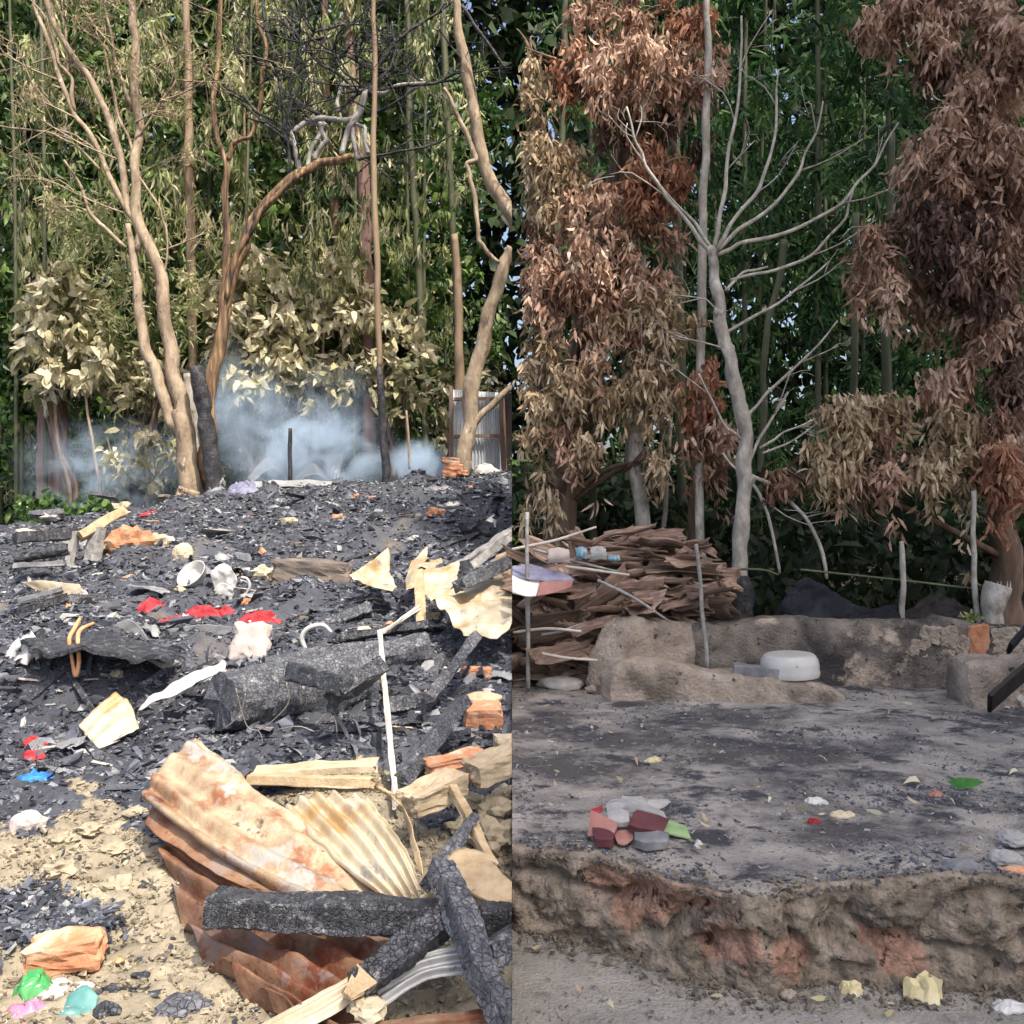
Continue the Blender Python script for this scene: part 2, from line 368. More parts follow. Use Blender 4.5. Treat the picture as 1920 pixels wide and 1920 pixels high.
MT['orange'] = M('orange_plastic', [(.5, .17, .06), (.62, .30, .14), (.66, .46, .30)], 14, .5, .3, 60)
MT['blue'] = M('blue_cloth', [(.012, .06, .22), (.03, .17, .45), (.08, .34, .62)], 10, .7, .3, 60)
MT['slate'] = M('grey_slate', [(.10, .105, .12), (.18, .185, .20), (.30, .30, .31)], 10, .75, .4, 50, spec=.35)
MT['pinkstone'] = M('pinkish_stone', [(.34, .30, .29), (.46, .40, .38), (.54, .44, .38)], 5, .9, .4, 50, spec=.2)
MT['mudcube'] = M('smoked_mud_block', [(.09, .08, .078), (.16, .135, .12), (.27, .19, .14)], 5, .95, .6, 40, spec=.15)
MT['rustclod'] = M('orange_brown_clod', [(.24, .11, .06), (.38, .19, .11), (.48, .32, .22)], 12, .95, .7, 50, spec=.1)
MT['ceram'] = M('white_glazed_ceramic', [(.40, .40, .385), (.55, .55, .54)], 5, .35, .1, 20, spec=.5, patch=[((.20, .20, .205), 3, .6, .15), ((.10, .095, .09), 14, .66, .06)])
MT['plasg'] = M('green_plastic_film', [(.03, .17, .05), (.06, .30, .09), (.15, .40, .18)], 6, .25, .2, 30, spec=.6)
MT['plast'] = M('teal_plastic', [(.05, .16, .16), (.10, .25, .24), (.22, .38, .36)], 5, .3, .2, 25, spec=.5)
MT['plasp'] = M('pink_plastic_film', [(.34, .12, .22), (.46, .20, .32), (.54, .34, .42)], 6, .35, .2, 30, spec=.5)
MT['plasw'] = M('white_plastic_film', [(.36, .36, .36), (.52, .52, .53), (.64, .64, .65)], 7, .35, .3, 40, spec=.5)
MT['purple'] = M('violet_grey_cloth', [(.10, .10, .16), (.19, .19, .28), (.30, .30, .40)], 8, .8, .4, 60)
# right plot
MT['ash'] = M('ash_dusted_floor', [(.16, .152, .148), (.24, .228, .22), (.33, .312, .29), (.42, .39, .355)], 3.0, .95, 1.8, 70, spec=.15, stretch=(.9, 1.15, 1),
              patch=[((.092, .088, .090), 1.3, .485, .12), ((.06, .06, .07), 3.2, .525, .08), ((.055, .055, .065), 9, .58, .08), ((.40, .37, .33), 2.2, .60, .12), ((.30, .285, .27), 16, .6, .08), ((.55, .54, .52), 60, .72, .03)], detail=12)
MT['yard'] = M('trodden_grey_earth', [(.20, .195, .18), (.285, .275, .255), (.36, .35, .325)], 3.5, .95, 1.5, 80, spec=.15, patch=[((.11, .11, .115), 4, .6, .12), ((.045, .04, .038), 38, .72, .03)], detail=12)
MT['bank'] = M('crumbling_mud_bank', [(.08, .068, .055), (.17, .145, .118), (.26, .222, .185), (.33, .29, .25)], 13, .95, 2.6, 42, spec=.12, tmix=[(1, 1, 1), (1.12, .99, .95), (1.36, 1.0, .92)],
               patch=[((.13, .115, .10), 4, .56, .08), ((.045, .04, .035), 13, .60, .05)])
MT['mud'] = M('smoked_mud_wall', [(.10, .09, .08), (.175, .155, .138), (.27, .238, .208)], 7, .95, 2.2, 50, spec=.12, patch=[((.05, .048, .05), 1.6, .47, .14), ((.44, .37, .30), 2.8, .56, .08), ((.05, .045, .04), 14, .61, .05)])
MT['mudlight'] = M('sunbaked_mud', [(.22, .185, .152), (.33, .28, .235), (.44, .385, .33)], 7, .95, 2.0, 45, spec=.12, patch=[((.16, .135, .115), 3, .52, .14), ((.06, .052, .045), 13, .62, .05)])
MT['husk'] = M('dry_palm_sheath', [(.10, .066, .052), (.24, .165, .13), (.42, .32, .265)], 6, .8, .6, 40, spec=.25, stretch=(.6, 6, 6), rnd=.55)
MT['tarp'] = M('black_tarpaulin', [(.006, .007, .010), (.014, .016, .022), (.035, .04, .052)], 5, .75, .6, 30, spec=.2)
MT['claret'] = M('charred_claret_box', [(.06, .02, .025), (.10, .032, .04), (.14, .05, .055)], 8, .7, .3, 50)
MT['salmon'] = M('salmon_card', [(.24, .11, .10), (.33, .165, .145), (.40, .24, .21)], 7, .85, .3, 50)
MT['greycard'] = M('ash_grey_card', [(.22, .22, .22), (.33, .33, .33), (.42, .41, .40)], 8, .9, .4, 50)
MT['paper'] = M('crumpled_yellow_paper', [(.44, .38, .20), (.56, .50, .31), (.64, .60, .44)], 5, .8, .2, 40)
MT['soil'] = M('forest_floor_soil', [(.025, .022, .016), (.05, .042, .03), (.08, .066, .046)], 2, .95, .8, 20, spec=.1)
MT['palegreen'] = M('pale_green_card', [(.16, .26, .12), (.24, .36, .17), (.32, .44, .24)], 10, .7, .3, 50)
MT['fencetin'] = M('blue_grey_fence_tin', [(.36, .39, .42), (.48, .51, .54), (.58, .60, .61)], 5, .5, .2, 50, metal=.1, spec=.4, patch=[((.26, .20, .15), 5, .64, .06)])
MT['leafg'] = M('fresh_leaf', [(.03, .12, .03), (.06, .2, .05), (.12, .28, .09)], 20, .4, .2, 40)
MT['bluecloth'] = M('faded_blue_sacking', [(.08, .18, .26), (.16, .30, .38), (.45, .48, .50)], 14, .85, .4, 60, stretch=(3, 3, .4))
MT['wire'] = M('thin_wire', [(.16, .15, .14), (.30, .28, .26)], 20, .5, .1, 50, metal=.4)
MT['dark'] = M('burnt_board_and_opening_shade', [(.012, .010, .010), (.03, .024, .024)], 6, .6, .4, 50)  # black of the burnt boards, also painted shade of the fence opening
LF = {}
LF['bamL'] = LM('yellow_green_bamboo_leaves', [(.05, .085, .035), (.15, .21, .075), (.31, .36, .15), (.50, .50, .27), (.66, .62, .43)], trans=.4)  # the leaves' own colours, yellow green to cream
LF['broadL'] = LM('dark_broad_leaves', [(.012, .03, .012), (.035, .085, .022), (.09, .18, .04), (.20, .30, .08)], trans=.3, spec=.5, rough=.4)
LF['scorch'] = LM('scorched_cream_leaves', [(.07, .08, .035), (.25, .25, .12), (.46, .42, .24), (.60, .55, .38), (.66, .62, .47)], trans=.25)
LF['bamR'] = LM('dark_green_bamboo_leaves', [(.012, .035, .014), (.028, .08, .028), (.065, .16, .045), (.16, .27, .09)], trans=.35)  # the leaves' own dark green
LF['brown'] = LM('dead_brown_leaves', [(.12, .068, .048), (.29, .175, .122), (.46, .30, .22), (.59, .42, .32), (.66, .52, .41)], trans=.2, rough=.75, spec=.15)
LF['tan'] = LM('dead_tan_leaves', [(.19, .13, .085), (.36, .27, .17), (.50, .40, .27), (.60, .51, .37)], trans=.2, rough=.75, spec=.15)
LF['rusty'] = LM('dead_rust_leaves', [(.13, .06, .04), (.28, .13, .08), (.42, .22, .14), (.52, .32, .22)], trans=.2, rough=.75, spec=.15)
LF['dusk'] = LM('dead_purple_brown_leaves', [(.05, .032, .028), (.11, .068, .058), (.22, .142, .118), (.37, .25, .20)], trans=.15, rough=.75, spec=.15)
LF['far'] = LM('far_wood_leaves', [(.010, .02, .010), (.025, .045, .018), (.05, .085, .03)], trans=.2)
LF['fine'] = LM('fine_dry_leaves', [(.16, .17, .07), (.30, .27, .13), (.42, .36, .22)], trans=.3)

# ------------------------------------------------------------------ ground
RY = [1.9, 2.2, 2.6, 3.2, 4.0, 5.0, 5.6, 5.9, 6.5, 8.0, 10.0, 12.0]
def _col(z19, *py): return np.array([H + (960 - p) / F * y for p, y in zip(py, RY)])
PXC = [-500, 60, 200, 330, 420, 560, 760, 880, 960]
ZT = np.array([
    _col(0, 2450, 2110, 1920, 1730, 1540, 1395, 1345, 1225, 1200, 1135, 1050, 1000),
    _col(0, 2450, 2110, 1920, 1730, 1540, 1395, 1345, 1225, 1200, 1130, 1040, 990),
    _col(0, 2450, 2110, 1920, 1730, 1540, 1395, 1345, 1225, 1195, 1120, 1020, 972),
    _col(0, 2450, 2110, 1920, 1730, 1540, 1395, 1340, 1250, 1215, 1110, 1005, 948),
    _col(0, 2450, 2110, 1920, 1730, 1540, 1390, 1320, 1290, 1230, 1105, 992, 924),
    _col(0, 2450, 2110, 1920, 1730, 1540, 1390, 1320, 1288, 1230, 1100, 985, 913),
    _col(0, 2450, 2110, 1920, 1730, 1540, 1390, 1320, 1288, 1230, 1100, 975, 905),
    _col(0, 2450, 2110, 1920, 1730, 1540, 1390, 1320, 1288, 1230, 1100, 970, 890),
    _col(0, 2450, 2110, 1920, 1730, 1540, 1390, 1320, 1288, 1230, 1100, 970, 885)])
def zl(x, Y):
    if Y > 12:
        f = min(1.0, (Y - 12) / 2.2); f = f * f * (3 - 2 * f)
        return zl(x * 12 / Y, 12.0) * (1 - f) + 1.15 * f
    px = min(max(960 + x / Y * F, PXC[0]), 960)
    z = [np.interp(Y, RY, c) for c in ZT]
    return float(np.interp(px, PXC, z))
def GL(px, py, lift=0.0):
    """point of the rubble mound seen at a photo pixel"""
    Y = np.arange(2.0, 12.01, .02)
    for y in Y:
        if H + (960 - py) / F * y <= zl((px - 960) / F * y, y):
            p = P(px, py, y); p.z += lift; return p
    p = P(px, py, 12.0); return p
def yb(x): return float(np.interp(x, [-1, 0, .35, .6, .8, 1.1, 1.7, 3, 9], [3.55, 3.43, 3.28, 3.05, 2.97, 3.03, 2.99, 3.1, 3.2]))
ZF = 0.30
def GR(px, py, lift=0.0):
    Y = (H - ZF) * F / (py - 960); x = (px - 960) / F * Y
    if Y < yb(x) + .02: Y = H * F / (py - 960); return P(px, py, Y) + Vector((0, 0, lift))
    return P(px, py, Y) + Vector((0, 0, lift))

# the wide ground sheet under everything
g = 260.0; n_ = 40
xs = np.linspace(-g, g, n_ + 1); V = np.array([[x, y, -0.12] for y in xs for x in xs])
Fq = np.array([[j * (n_ + 1) + i, j * (n_ + 1) + i + 1, (j + 1) * (n_ + 1) + i + 1, (j + 1) * (n_ + 1) + i] for j in range(n_) for i in range(n_)])
tag(mesh('ground', V, Fq, MT['soil']), 'dark soil of the wooded land around the plot', kind='structure')

SIDE = 'L'
# the mound of burnt rubble
ys = np.concatenate([np.arange(1.9, 4.6, .016), np.arange(4.6, 6.6, .028), np.arange(6.6, 12.6, .045), np.arange(12.6, 26.1, .4)])
us = np.concatenate([np.arange(-500, 20, 22), np.arange(20, 956, 6.5), [960.0]])
def sandness(x, Y):
    """1 on the clean sandy earth near the viewer, 0 on the burnt ground"""
    px = 960 + x / Y * F
    b = 4.15 + .35 * math.sin(px * .011 + 1.2) + .25 * min(1, max(0, (px - 600) / 100)) - .5 * min(1, max(0, (170 - px) / 120))
    s = (b - Y) * 3 + 1.4 * fb(x * 3, Y * 3, 1.5, 1.0, 4)
    py = 960 + (H - zl(x, Y)) / Y * F
    d = ((px - 95) / 105) ** 2 + ((py - 1738) / 52) ** 2
    s = min(s, (d - 1) * 2.2 + 1.0 * nz(x * 9, Y * 9))
    return min(1, max(0, s * .5 + .5))
V = []; T = []
for Y in ys:
    for u in us:
        x = (u - 960) / F * Y; z = zl(x, Y); s = sandness(x, Y)
        d = .035 * fb(x * 2.6, Y * 2.6, 0, 1, 4) + .018 * fb(x * 9, Y * 9, 3.3, 1, 3)
        if s < .5: d += .022 * abs(fb(x * 14, Y * 14, 7.7, 1, 3)) + .20 * max(0, nz(x * 1.9, Y * 1.9, 5)) * min(1, max(0, (Y - 4.5))) + .05 * abs(nz(x * 5, Y * 5, 15)) * min(1, max(0, (Y - 4.5)))
        else: d += .016 * fb(x * 14, Y * 14, 1.1, 1, 5) * (.4 + max(0, nz(x * 2.2, Y * 2.2, 6) + .4)) - .05 * max(0, nz(x * 15, Y * 15, 8) - .38)
        V.append((x, Y, z + d))
        t = .12 + .16 * nz(x * 5, Y * 5, 2) if s < .5 else .74 + .22 * nz(x * 6, Y * 6, 4)
        if s < .5:
            w = fb(x * 1.1, Y * 1.1, 9.2, 1, 3)
            if w > .25 and Y > 4.6: t += (.14 + .25 * max(0, nz(x * 3, Y * 3, 6))) * min(1, (w - .25) * 5)
            if 5.2 < Y < 6.1 and u < 400: t *= .35  # shade inside the hollow is darkened into the ground tint
        T.append(min(1, max(0, t)))
nu_ = len(us); nv_ = len(ys)
Fq = np.array([[j * nu_ + i, j * nu_ + i + 1, (j + 1) * nu_ + i + 1, (j + 1) * nu_ + i] for j in range(nv_ - 1) for i in range(nu_ - 1)])
# skirts close the mound down to the ground sheet
V = np.array(V); rim = [j * nu_ + nu_ - 1 for j in range(nv_)]; rimf = list(range(nu_)); rimb = [(nv_ - 1) * nu_ + i for i in range(nu_)]; riml = [j * nu_ for j in range(nv_)]
extra = []; ef = []
for rr in (rim, rimf, rimb, riml):
    b0 = len(V) + len(extra)
    for k in rr: extra.append((V[k][0], V[k][1], -.15)); T.append(.7)
    for k in range(len(rr) - 1): ef.append([rr[k], rr[k + 1], b0 + k + 1, b0 + k])
V = np.concatenate([V, np.array(extra)]); Fq = np.concatenate([Fq, np.array(ef)])
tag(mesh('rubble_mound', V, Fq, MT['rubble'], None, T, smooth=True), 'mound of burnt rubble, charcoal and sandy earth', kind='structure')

def shards(name, N, pick, size, tfun, mat, label, seed, flat=.35, sunk=.2):
    """a scatter of small broken flakes, real geometry, one mesh"""
    rng = np.random.default_rng(seed); pts = []
    while len(pts) < N:
        p = pick(rng)
        if p is not None: pts.append(p)
    C = np.array([p[:3] for p in pts]); n = len(C)
    base = np.array([[x, y, z] for z in (-.8, .8) for (x, y) in ((-1, -1), (1, -1), (1, 1), (-1, 1))], float)
    fc = np.array([[0, 2, 1], [0, 3, 2], [4, 5, 6], [4, 6, 7], [0, 1, 5], [0, 5, 4], [1, 2, 6], [1, 6, 5], [2, 3, 7], [2, 7, 6], [3, 0, 4], [3, 4, 7]])
    B = base[None] * np.clip(1 + rng.normal(size=(n, 8, 3)) * .33, .05, 2) * .72
    s = size[0] * (size[1] / size[0]) ** (rng.random(n) ** 1.6)
    sc = np.stack([s * rng.uniform(.8, 2.4, n), s * rng.uniform(.4, 1.0, n), s * flat * rng.uniform(.5, 1.8, n)], 1)
    B = B * sc[:, None]
    q = rng.normal(size=(n, 3)) * np.array([.35, .35, 3.0]); cx, cy, cz = np.cos(q).T; sx, sy, sz = np.sin(q).T
    Rx = np.zeros((n, 3, 3)); Rx[:, 0, 0] = 1; Rx[:, 1, 1] = cx; Rx[:, 1, 2] = -sx; Rx[:, 2, 1] = sx; Rx[:, 2, 2] = cx
    Ry = np.zeros((n, 3, 3)); Ry[:, 1, 1] = 1; Ry[:, 0, 0] = cy; Ry[:, 0, 2] = sy; Ry[:, 2, 0] = -sy; Ry[:, 2, 2] = cy
    Rz = np.zeros((n, 3, 3)); Rz[:, 2, 2] = 1; Rz[:, 0, 0] = cz; Rz[:, 0, 1] = -sz; Rz[:, 1, 0] = sz; Rz[:, 1, 1] = cz
    B = np.einsum('nij,nkj->nki', Rz @ Ry @ Rx, B)
    C = C + np.stack([0 * s, 0 * s, sc[:, 2] * (1 - sunk)], 1)
    V = (B + C[:, None]).reshape(-1, 3); Fc = (np.arange(n)[:, None, None] * 8 + fc[None]).reshape(-1, 3)
    t = np.repeat(np.clip(tfun(rng, C), 0, 1), 8)
    o = mesh(name, V, Fc, mat, None, t); o.data.polygons.foreach_set('use_smooth', np.zeros(len(o.data.polygons), bool))
    return tag(o, label, kind='stuff')
def pickL(lo, hi, sand=False):
    def f(rng):
        Y = lo + (hi - lo) * rng.random() ** .8; u = rng.uniform(-60, 956); x = (u - 960) / F * Y; s = sandness(x, Y)
        if sand != (s > .5): return None
        if not sand and fb(x * 1.1, Y * 1.1, 9.2, 1, 3) > .3 and rng.random() < .6: return None
        d = .035 * fb(x * 2.6, Y * 2.6, 0, 1, 4)
        if not sand: d += (.20 * max(0, nz(x * 1.9, Y * 1.9, 5)) + .05 * abs(nz(x * 5, Y * 5, 15))) * min(1, max(0, (Y - 4.5)))
        return (x, Y, zl(x, Y) + d)
    return f
def tchar(rng, C): 
    t = rng.beta(1.4, 3.4 - 1.2 * np.clip((C[:, 1] - 6.5) / 3, 0, 1), len(C)) * .95; k = rng.random(len(C)); t[k > .965] = rng.uniform(.8, 1, (k > .965).sum()); return t
shards('charcoal_bits', 38000, pickL(3.4, 7.2), (.004, .022), tchar, MT['chip'], 'charcoal flakes covering the near half of the rubble', 1)
shards('charcoal_bits', 34000, pickL(6.6, 12.3), (.006, .030), tchar, MT['chip'], 'charcoal flakes covering the far slope of the rubble', 2)
shards('charcoal_chunks', 1300, pickL(4.3, 12), (.018, .055), tchar, MT['chip'], 'larger broken chunks of charcoal in the rubble', 5, .6, .35)
shards('sand_clods', 9000, pickL(2.3, 5.0, True), (.003, .011), lambda r, C: r.uniform(.55, 1, len(C)), MT['rubble'], 'small clods on the sandy earth', 3, .7)
shards('charcoal_crumbs', 450, pickL(2.3, 4.8, True), (.003, .013), lambda r, C: r.uniform(0, .3, len(C)), MT['chip'], 'black crumbs strewn over the sandy earth', 4, .6)
def spots(L, s):
    L = [GL(px, py) for px, py in L]
    def f(rng):
        p = L[rng.integers(len(L))]; x = p.x + rng.normal() * s; y = p.y + rng.normal() * s
        return (x, y, zl(x, y) + .02)
    return f

shards('charcoal_bits', 1500, spots([(50, 1700), (80, 1730), (120, 1740), (150, 1760), (60, 1760)], .07), (.004, .022), tchar, MT['chip'], 'charcoal flakes in the black patch on the sandy earth', 14)
SIDE = 'R'
# levelled floor of the burnt house, its crumbling bank and the trodden yard in front
def fl(x, Y):
    far = min(1, max(0, (Y - 6.9) / 1.5))
    z = ZF + .022 * fb(x * 2.2, Y * 2.2, 1.3, 1, 4) + .007 * fb(x * 12, Y * 12, 5.3, 1, 3)
    d = ((x - .55) / .34) ** 2 + ((Y - 3.45) / .3) ** 2; z += .015 * math.exp(-d * 1.5)
    d = ((x - 1.45) / .42) ** 2 + ((Y - 3.0) / .2) ** 2; z += .05 * math.exp(-d * 1.5)
    return z + .25 * far * nz(x * .8, Y * .8)
ks = np.concatenate([np.linspace(.045, 3.5, 110) ** 1.0, np.arange(3.55, 3.75, .06)])
us = np.concatenate([np.arange(0, 2.4, .022), np.arange(2.4, 15, .3)])
V = []
for k in ks:
    for x in us:
        Y = yb(x) + .03 * fb(x * 5, 0, 2.2, 1, 3) + k
        V.append((x, Y, fl(x, Y) - .02 * math.exp(-k * 18)))
nu_ = len(us); nv_ = len(ks)
Fq = np.array([[j * nu_ + i, j * nu_ + i + 1, (j + 1) * nu_ + i + 1, (j + 1) * nu_ + i] for j in range(nv_ - 1) for i in range(nu_ - 1)])
tag(mesh('ash_floor', np.array(V), Fq, MT['ash'], smooth=True), 'levelled earth floor dusted with ash and charcoal', kind='structure')
V = []; T = []; nb = 34
def clay(px, py):
    t = 0.0
    for (a, b, ra, rb) in ((1250, 1690, 120, 50), (1150, 1650, 60, 30), (1370, 1760, 60, 48), (1478, 1792, 42, 40), (1690, 1790, 55, 35), (1640, 1760, 30, 24)):
        d = math.hypot((px - a) / ra, (py - b) / rb) + .55 * fb(px * .02, py * .02, a, 1, 3)
        t = max(t, min(1, max(0, (1.05 - d) * 5)))
    return t
us2 = np.concatenate([np.arange(0, 2.4, .014), np.arange(2.4, 15, .3)])
for j in range(nb + 1):
    f = min(1, j / 26); back = max(0, j - 26) / 8
    for x in us2:
        top = fl(x, yb(x)) + .004
        z = -.03 + (top + .03) * f + .025 * math.sin(math.pi * f) * fb(x * 7, f * 3, 2.2, 1, 3)
        Y = yb(x) + .03 * fb(x * 5, 0, 2.2, 1, 3)
        a = math.sin(math.pi * f)
        und = .035 * a * fb(x * 3.2, z * 4, .7, 1, 3) + .034 * a * fb(x * 9, z * 12, 3.7, 1, 4) + .028 * a * fb(x * 24, z * 28, 8, 1, 4) + .06 * a * max(0, .14 - abs(nz(x * 3.1, z * 5, 6.2))) / .14
        bulge = -.05 * (1 - f) ** 2
        if back: Y += back * (.10 + .07 * nz(x * 3, 1.7)); z = fl(x, Y) + .016 * (1 - back) * (1 + nz(x * 14, back * 4, 3)) - .012 * back + .010 * fb(x * 20, Y * 20, 2, 1, 3)
        V.append((x, Y + und * 1.3 + bulge + .002, z)); T.append(clay(960 + x / Y * F, 960 + (H - z) / Y * F) if x < 2.4 and not back else .3 * max(0, nz(x * 3, z * 9)))
nu_ = len(us2)
Fq = np.array([[j * nu_ + i, j * nu_ + i + 1, (j + 1) * nu_ + i + 1, (j + 1) * nu_ + i] for j in range(nb) for i in range(nu_ - 1)])
tag(mesh('earth_bank', np.array(V), Fq, MT['bank'], None, T, smooth=True), 'crumbling mud bank along the front of the ash floor', kind='structure')
us4 = np.arange(0, 22, .35); ys4 = np.arange(6.72, 26, .35)
V = [(x, y, .27 + .12 * fb(x * .9, y * .9, 3, 1, 4) * min(1, (y - 6.72))) for y in ys4 for x in us4]; nu_ = len(us4)
Fq = np.array([[j * nu_ + i, j * nu_ + i + 1, (j + 1) * nu_ + i + 1, (j + 1) * nu_ + i] for j in range(len(ys4) - 1) for i in range(nu_ - 1)])
tag(mesh('forest_floor', np.array(V), Fq, MT['soil'], smooth=True), 'dark leaf littered floor of the thicket behind the wall', kind='structure')
us3 = np.concatenate([np.arange(0, 2.4, .03), np.arange(2.4, 15, .3)]); ys3 = np.concatenate([np.arange(-6, 1.6, .4), np.arange(1.6, 3.75, .025)])
V = [(x, y, .006 * fb(x * 9, y * 9, 0, 1, 3) + .012 * fb(x * 2, y * 2, 4, 1, 3)) for y in ys3 for x in us3]; nu_ = len(us3)
Fq = np.array([[j * nu_ + i, j * nu_ + i + 1, (j + 1) * nu_ + i + 1, (j + 1) * nu_ + i] for j in range(len(ys3) - 1) for i in range(nu_ - 1)])
tag(mesh('yard', np.array(V), Fq, MT['yard'], smooth=True), 'trodden grey earth in front of the mud bank', kind='structure')
def pickR(rng):
    Y = rng.uniform(3.2, 6.5) if rng.random() < .7 else rng.uniform(3.1, 4.2); x = rng.uniform(.02, 1.06 * Y * .58)
    if Y < yb(x) + .05: return None
    if fb(x * 1.5, Y * 1.5, 6.1, 1, 3) < .1 and rng.random() < .9: return None
    return (x, Y, fl(x, Y))
shards('char_crumbs', 5000, pickR, (.002, .009), lambda r, C: np.clip(.18 + .5 * r.beta(1.5, 2.2, len(C)) + (r.random(len(C)) > .96) * .5, 0, 1), MT['chip'], 'charcoal crumbs scattered over the ash floor', 6, .5)
shards('ash_flecks', 900, lambda r: (lambda Y: (lambda x: (x, Y, fl(x, Y)) if Y > yb(x) + .05 else None)(r.uniform(.02, Y * .6)))(r.uniform(3.1, 6.3)), (.003, .012), lambda r, C: r.uniform(.75, 1, len(C)), MT['chip'], 'pale ash flecks over the ash floor', 16, .3)
def pickB(rng):
    x = rng.uniform(.02, 2.0); k = rng.random(); Y = yb(x) - .03 - .16 * k * k
    return (x, Y, .008)
shards('bank_crumbs', 1500, pickB, (.002, .010), lambda r, C: r.uniform(.36, .55, len(C)), MT['rubble'], 'crumbs of mud fallen along the foot of the bank', 7, .7)
def pickY(rng):
    Y = rng.uniform(2.2, 3.5); x = rng.uniform(.01, 1.9)
    return (x, Y, .004) if Y < yb(x) - .05 else None
shards('yard_grit', 700, pickY, (.002, .007), lambda r, C: np.clip(r.beta(1.4, 2, len(C)), 0, .75), MT['chip'], 'dark grit on the trodden yard', 8, .5)
def pickT(rng):
    x = rng.uniform(.02, 2.0); Y = yb(x) + rng.random() ** 2 * .22
    return (x, Y, fl(x, Y) - .01)
shards('bank_top_crumbs', 2600, pickT, (.003, .011), lambda r, C: r.uniform(.3, .58, len(C)), MT['rubble'], 'crumbs of mud along the lip of the bank', 9, .7)

# ------------------------------------------------------------------ forest
def crown_mesh(nm, seed, Hh, R, ncl, K, L, W, down, spread, mat, z0=.4, lowgap=0.0):
    rng = np.random.default_rng(seed)
    z = z0 + (Hh - z0) * rng.random(ncl) ** .85
    r = R * np.sqrt(rng.random(ncl)) * (.6 + .5 * np.sin(z * 1.3 + seed)); th = rng.random(ncl) * 6.283
    C = np.stack([r * np.cos(th), r * np.sin(th), z], 1)
    # clumps leave gaps
    keep = np.array([nz(c[0] * .9 + seed, c[1] * .9, c[2] * .9) > -.12 for c in C]); C = C[keep]
    V, Fc, t = sprays(C, K, L, W, rng, down, spread, .06)
    me_o = mesh(nm, V, Fc, mat, None, t); me = me_o.data
    off = Vector(me_o.location); bpy.data.objects.remove(me_o)
    return me, off
def culm_mesh(nm, Hh, r, mat, seed, lean=.25):
    mb = MB(); rng = random.Random(seed); pts = []; rads = []
    for i in range(8):
        f = i / 7; pts.append((lean * f * f * rng.uniform(.7, 1.2), lean * .5 * f * f, Hh * f)); rads.append(r * (1 - .55 * f))
    tube(mb, pts, rads, 8, 4, .03)
    o = mb.build(nm, mat, None, True); me = o.data; off = Vector(o.location); bpy.data.objects.remove(o); return me, off
def plant(name, x, y, z, parts, label, cat, group, rz=0.0, s=1.0):
    e = thing(name, (x, y, z), label, cat, group, rz); e.scale = (s, s, s)
    for pn, (me, off) in parts:
        o = bpy.data.objects.new(pn, me); o.location = off; link(o, e)
    return e
SIDE = None
rnd = random.Random(5)
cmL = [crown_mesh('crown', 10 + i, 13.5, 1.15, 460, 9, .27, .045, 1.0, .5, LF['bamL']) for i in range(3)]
cmB = [crown_mesh('crown', 20 + i, 9.5, 1.2, 520, 7, .22, .10, .5, .7, LF['broadL']) for i in range(2)]
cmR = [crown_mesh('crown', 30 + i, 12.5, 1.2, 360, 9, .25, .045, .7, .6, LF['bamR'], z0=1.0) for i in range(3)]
cuL = [culm_mesh('culm', 13.5, .03, MT['culmtan'], 1), culm_mesh('culm', 13.5, .034, MT['culm'], 2)]
cuR = [culm_mesh('culm', 12.5, .036, MT['culm'], 3), culm_mesh('culm', 12.5, .042, MT['culm'], 4)]
for row, (Y, n) in enumerate(((15.3, 9), (17.2, 11), (19.3, 12))):
    for i in range(n):
        w = .62 * Y; x = -w + (w - 1.1) * (i + .5) / n + rnd.uniform(-.25, .25); yy = Y + rnd.uniform(-.5, .5)
        if (i + row) % 3 == 1 or (row == 0 and i % 2 == 0):
            plant('broadleaf_tree', x, yy, 1.1, [('trunk', cuL[1]), ('crown', rnd.choice(cmB))], 'dark green broadleaf tree in the wood behind the rubble', 'tree', 'dark broadleaf trees behind the rubble', rnd.uniform(0, 6), rnd.uniform(.85, 1.15))
        else:
            plant('bamboo', x, yy, 1.1, [('culm', rnd.choice(cuL)), ('crown', rnd.choice(cmL))], 'tall yellow green bamboo with drooping leaves behind the rubble', 'bamboo', 'bamboos behind the rubble', rnd.uniform(0, 6), rnd.uniform(.85, 1.1))
for row, (Y, n) in enumerate(((11.2, 7), (13.2, 9), (15.6, 11))):
    for i in range(n):
        w = .62 * Y; x = .95 + (w - .95) * (i + .5) / n + rnd.uniform(-.25, .25); yy = Y + rnd.uniform(-.5, .5)
        plant('bamboo', x, yy, .25, [('culm', rnd.choice(cuR)), ('crown', rnd.choice(cmR))], 'dark green bamboo in the shaded thicket behind the mud wall', 'bamboo', 'bamboos behind the mud wall', rnd.uniform(0, 6), rnd.uniform(.85, 1.1))
SIDE = 'L'
cmF = [crown_mesh('crown', 50 + i, 11.5, 1.0, 260, 9, .26, .04, 1.2, .42, LF['bamL'], z0=3.4) for i in range(2)]
for i in range(8):
    x = -8.0 + i * .93 + rnd.uniform(-.3, .3)
    if i in (3,): continue
    plant('bamboo', x, 13.9 + rnd.uniform(-.4, .5), 1.1, [('culm', cuL[1]), ('crown', cmF[i % 2])], 'bamboo with long drooping pale leaves in front of the wood, behind the burnt trees', 'bamboo', 'front row of bamboos behind the burnt trees', rnd.uniform(0, 6), rnd.uniform(.9, 1.1))
SIDE = None
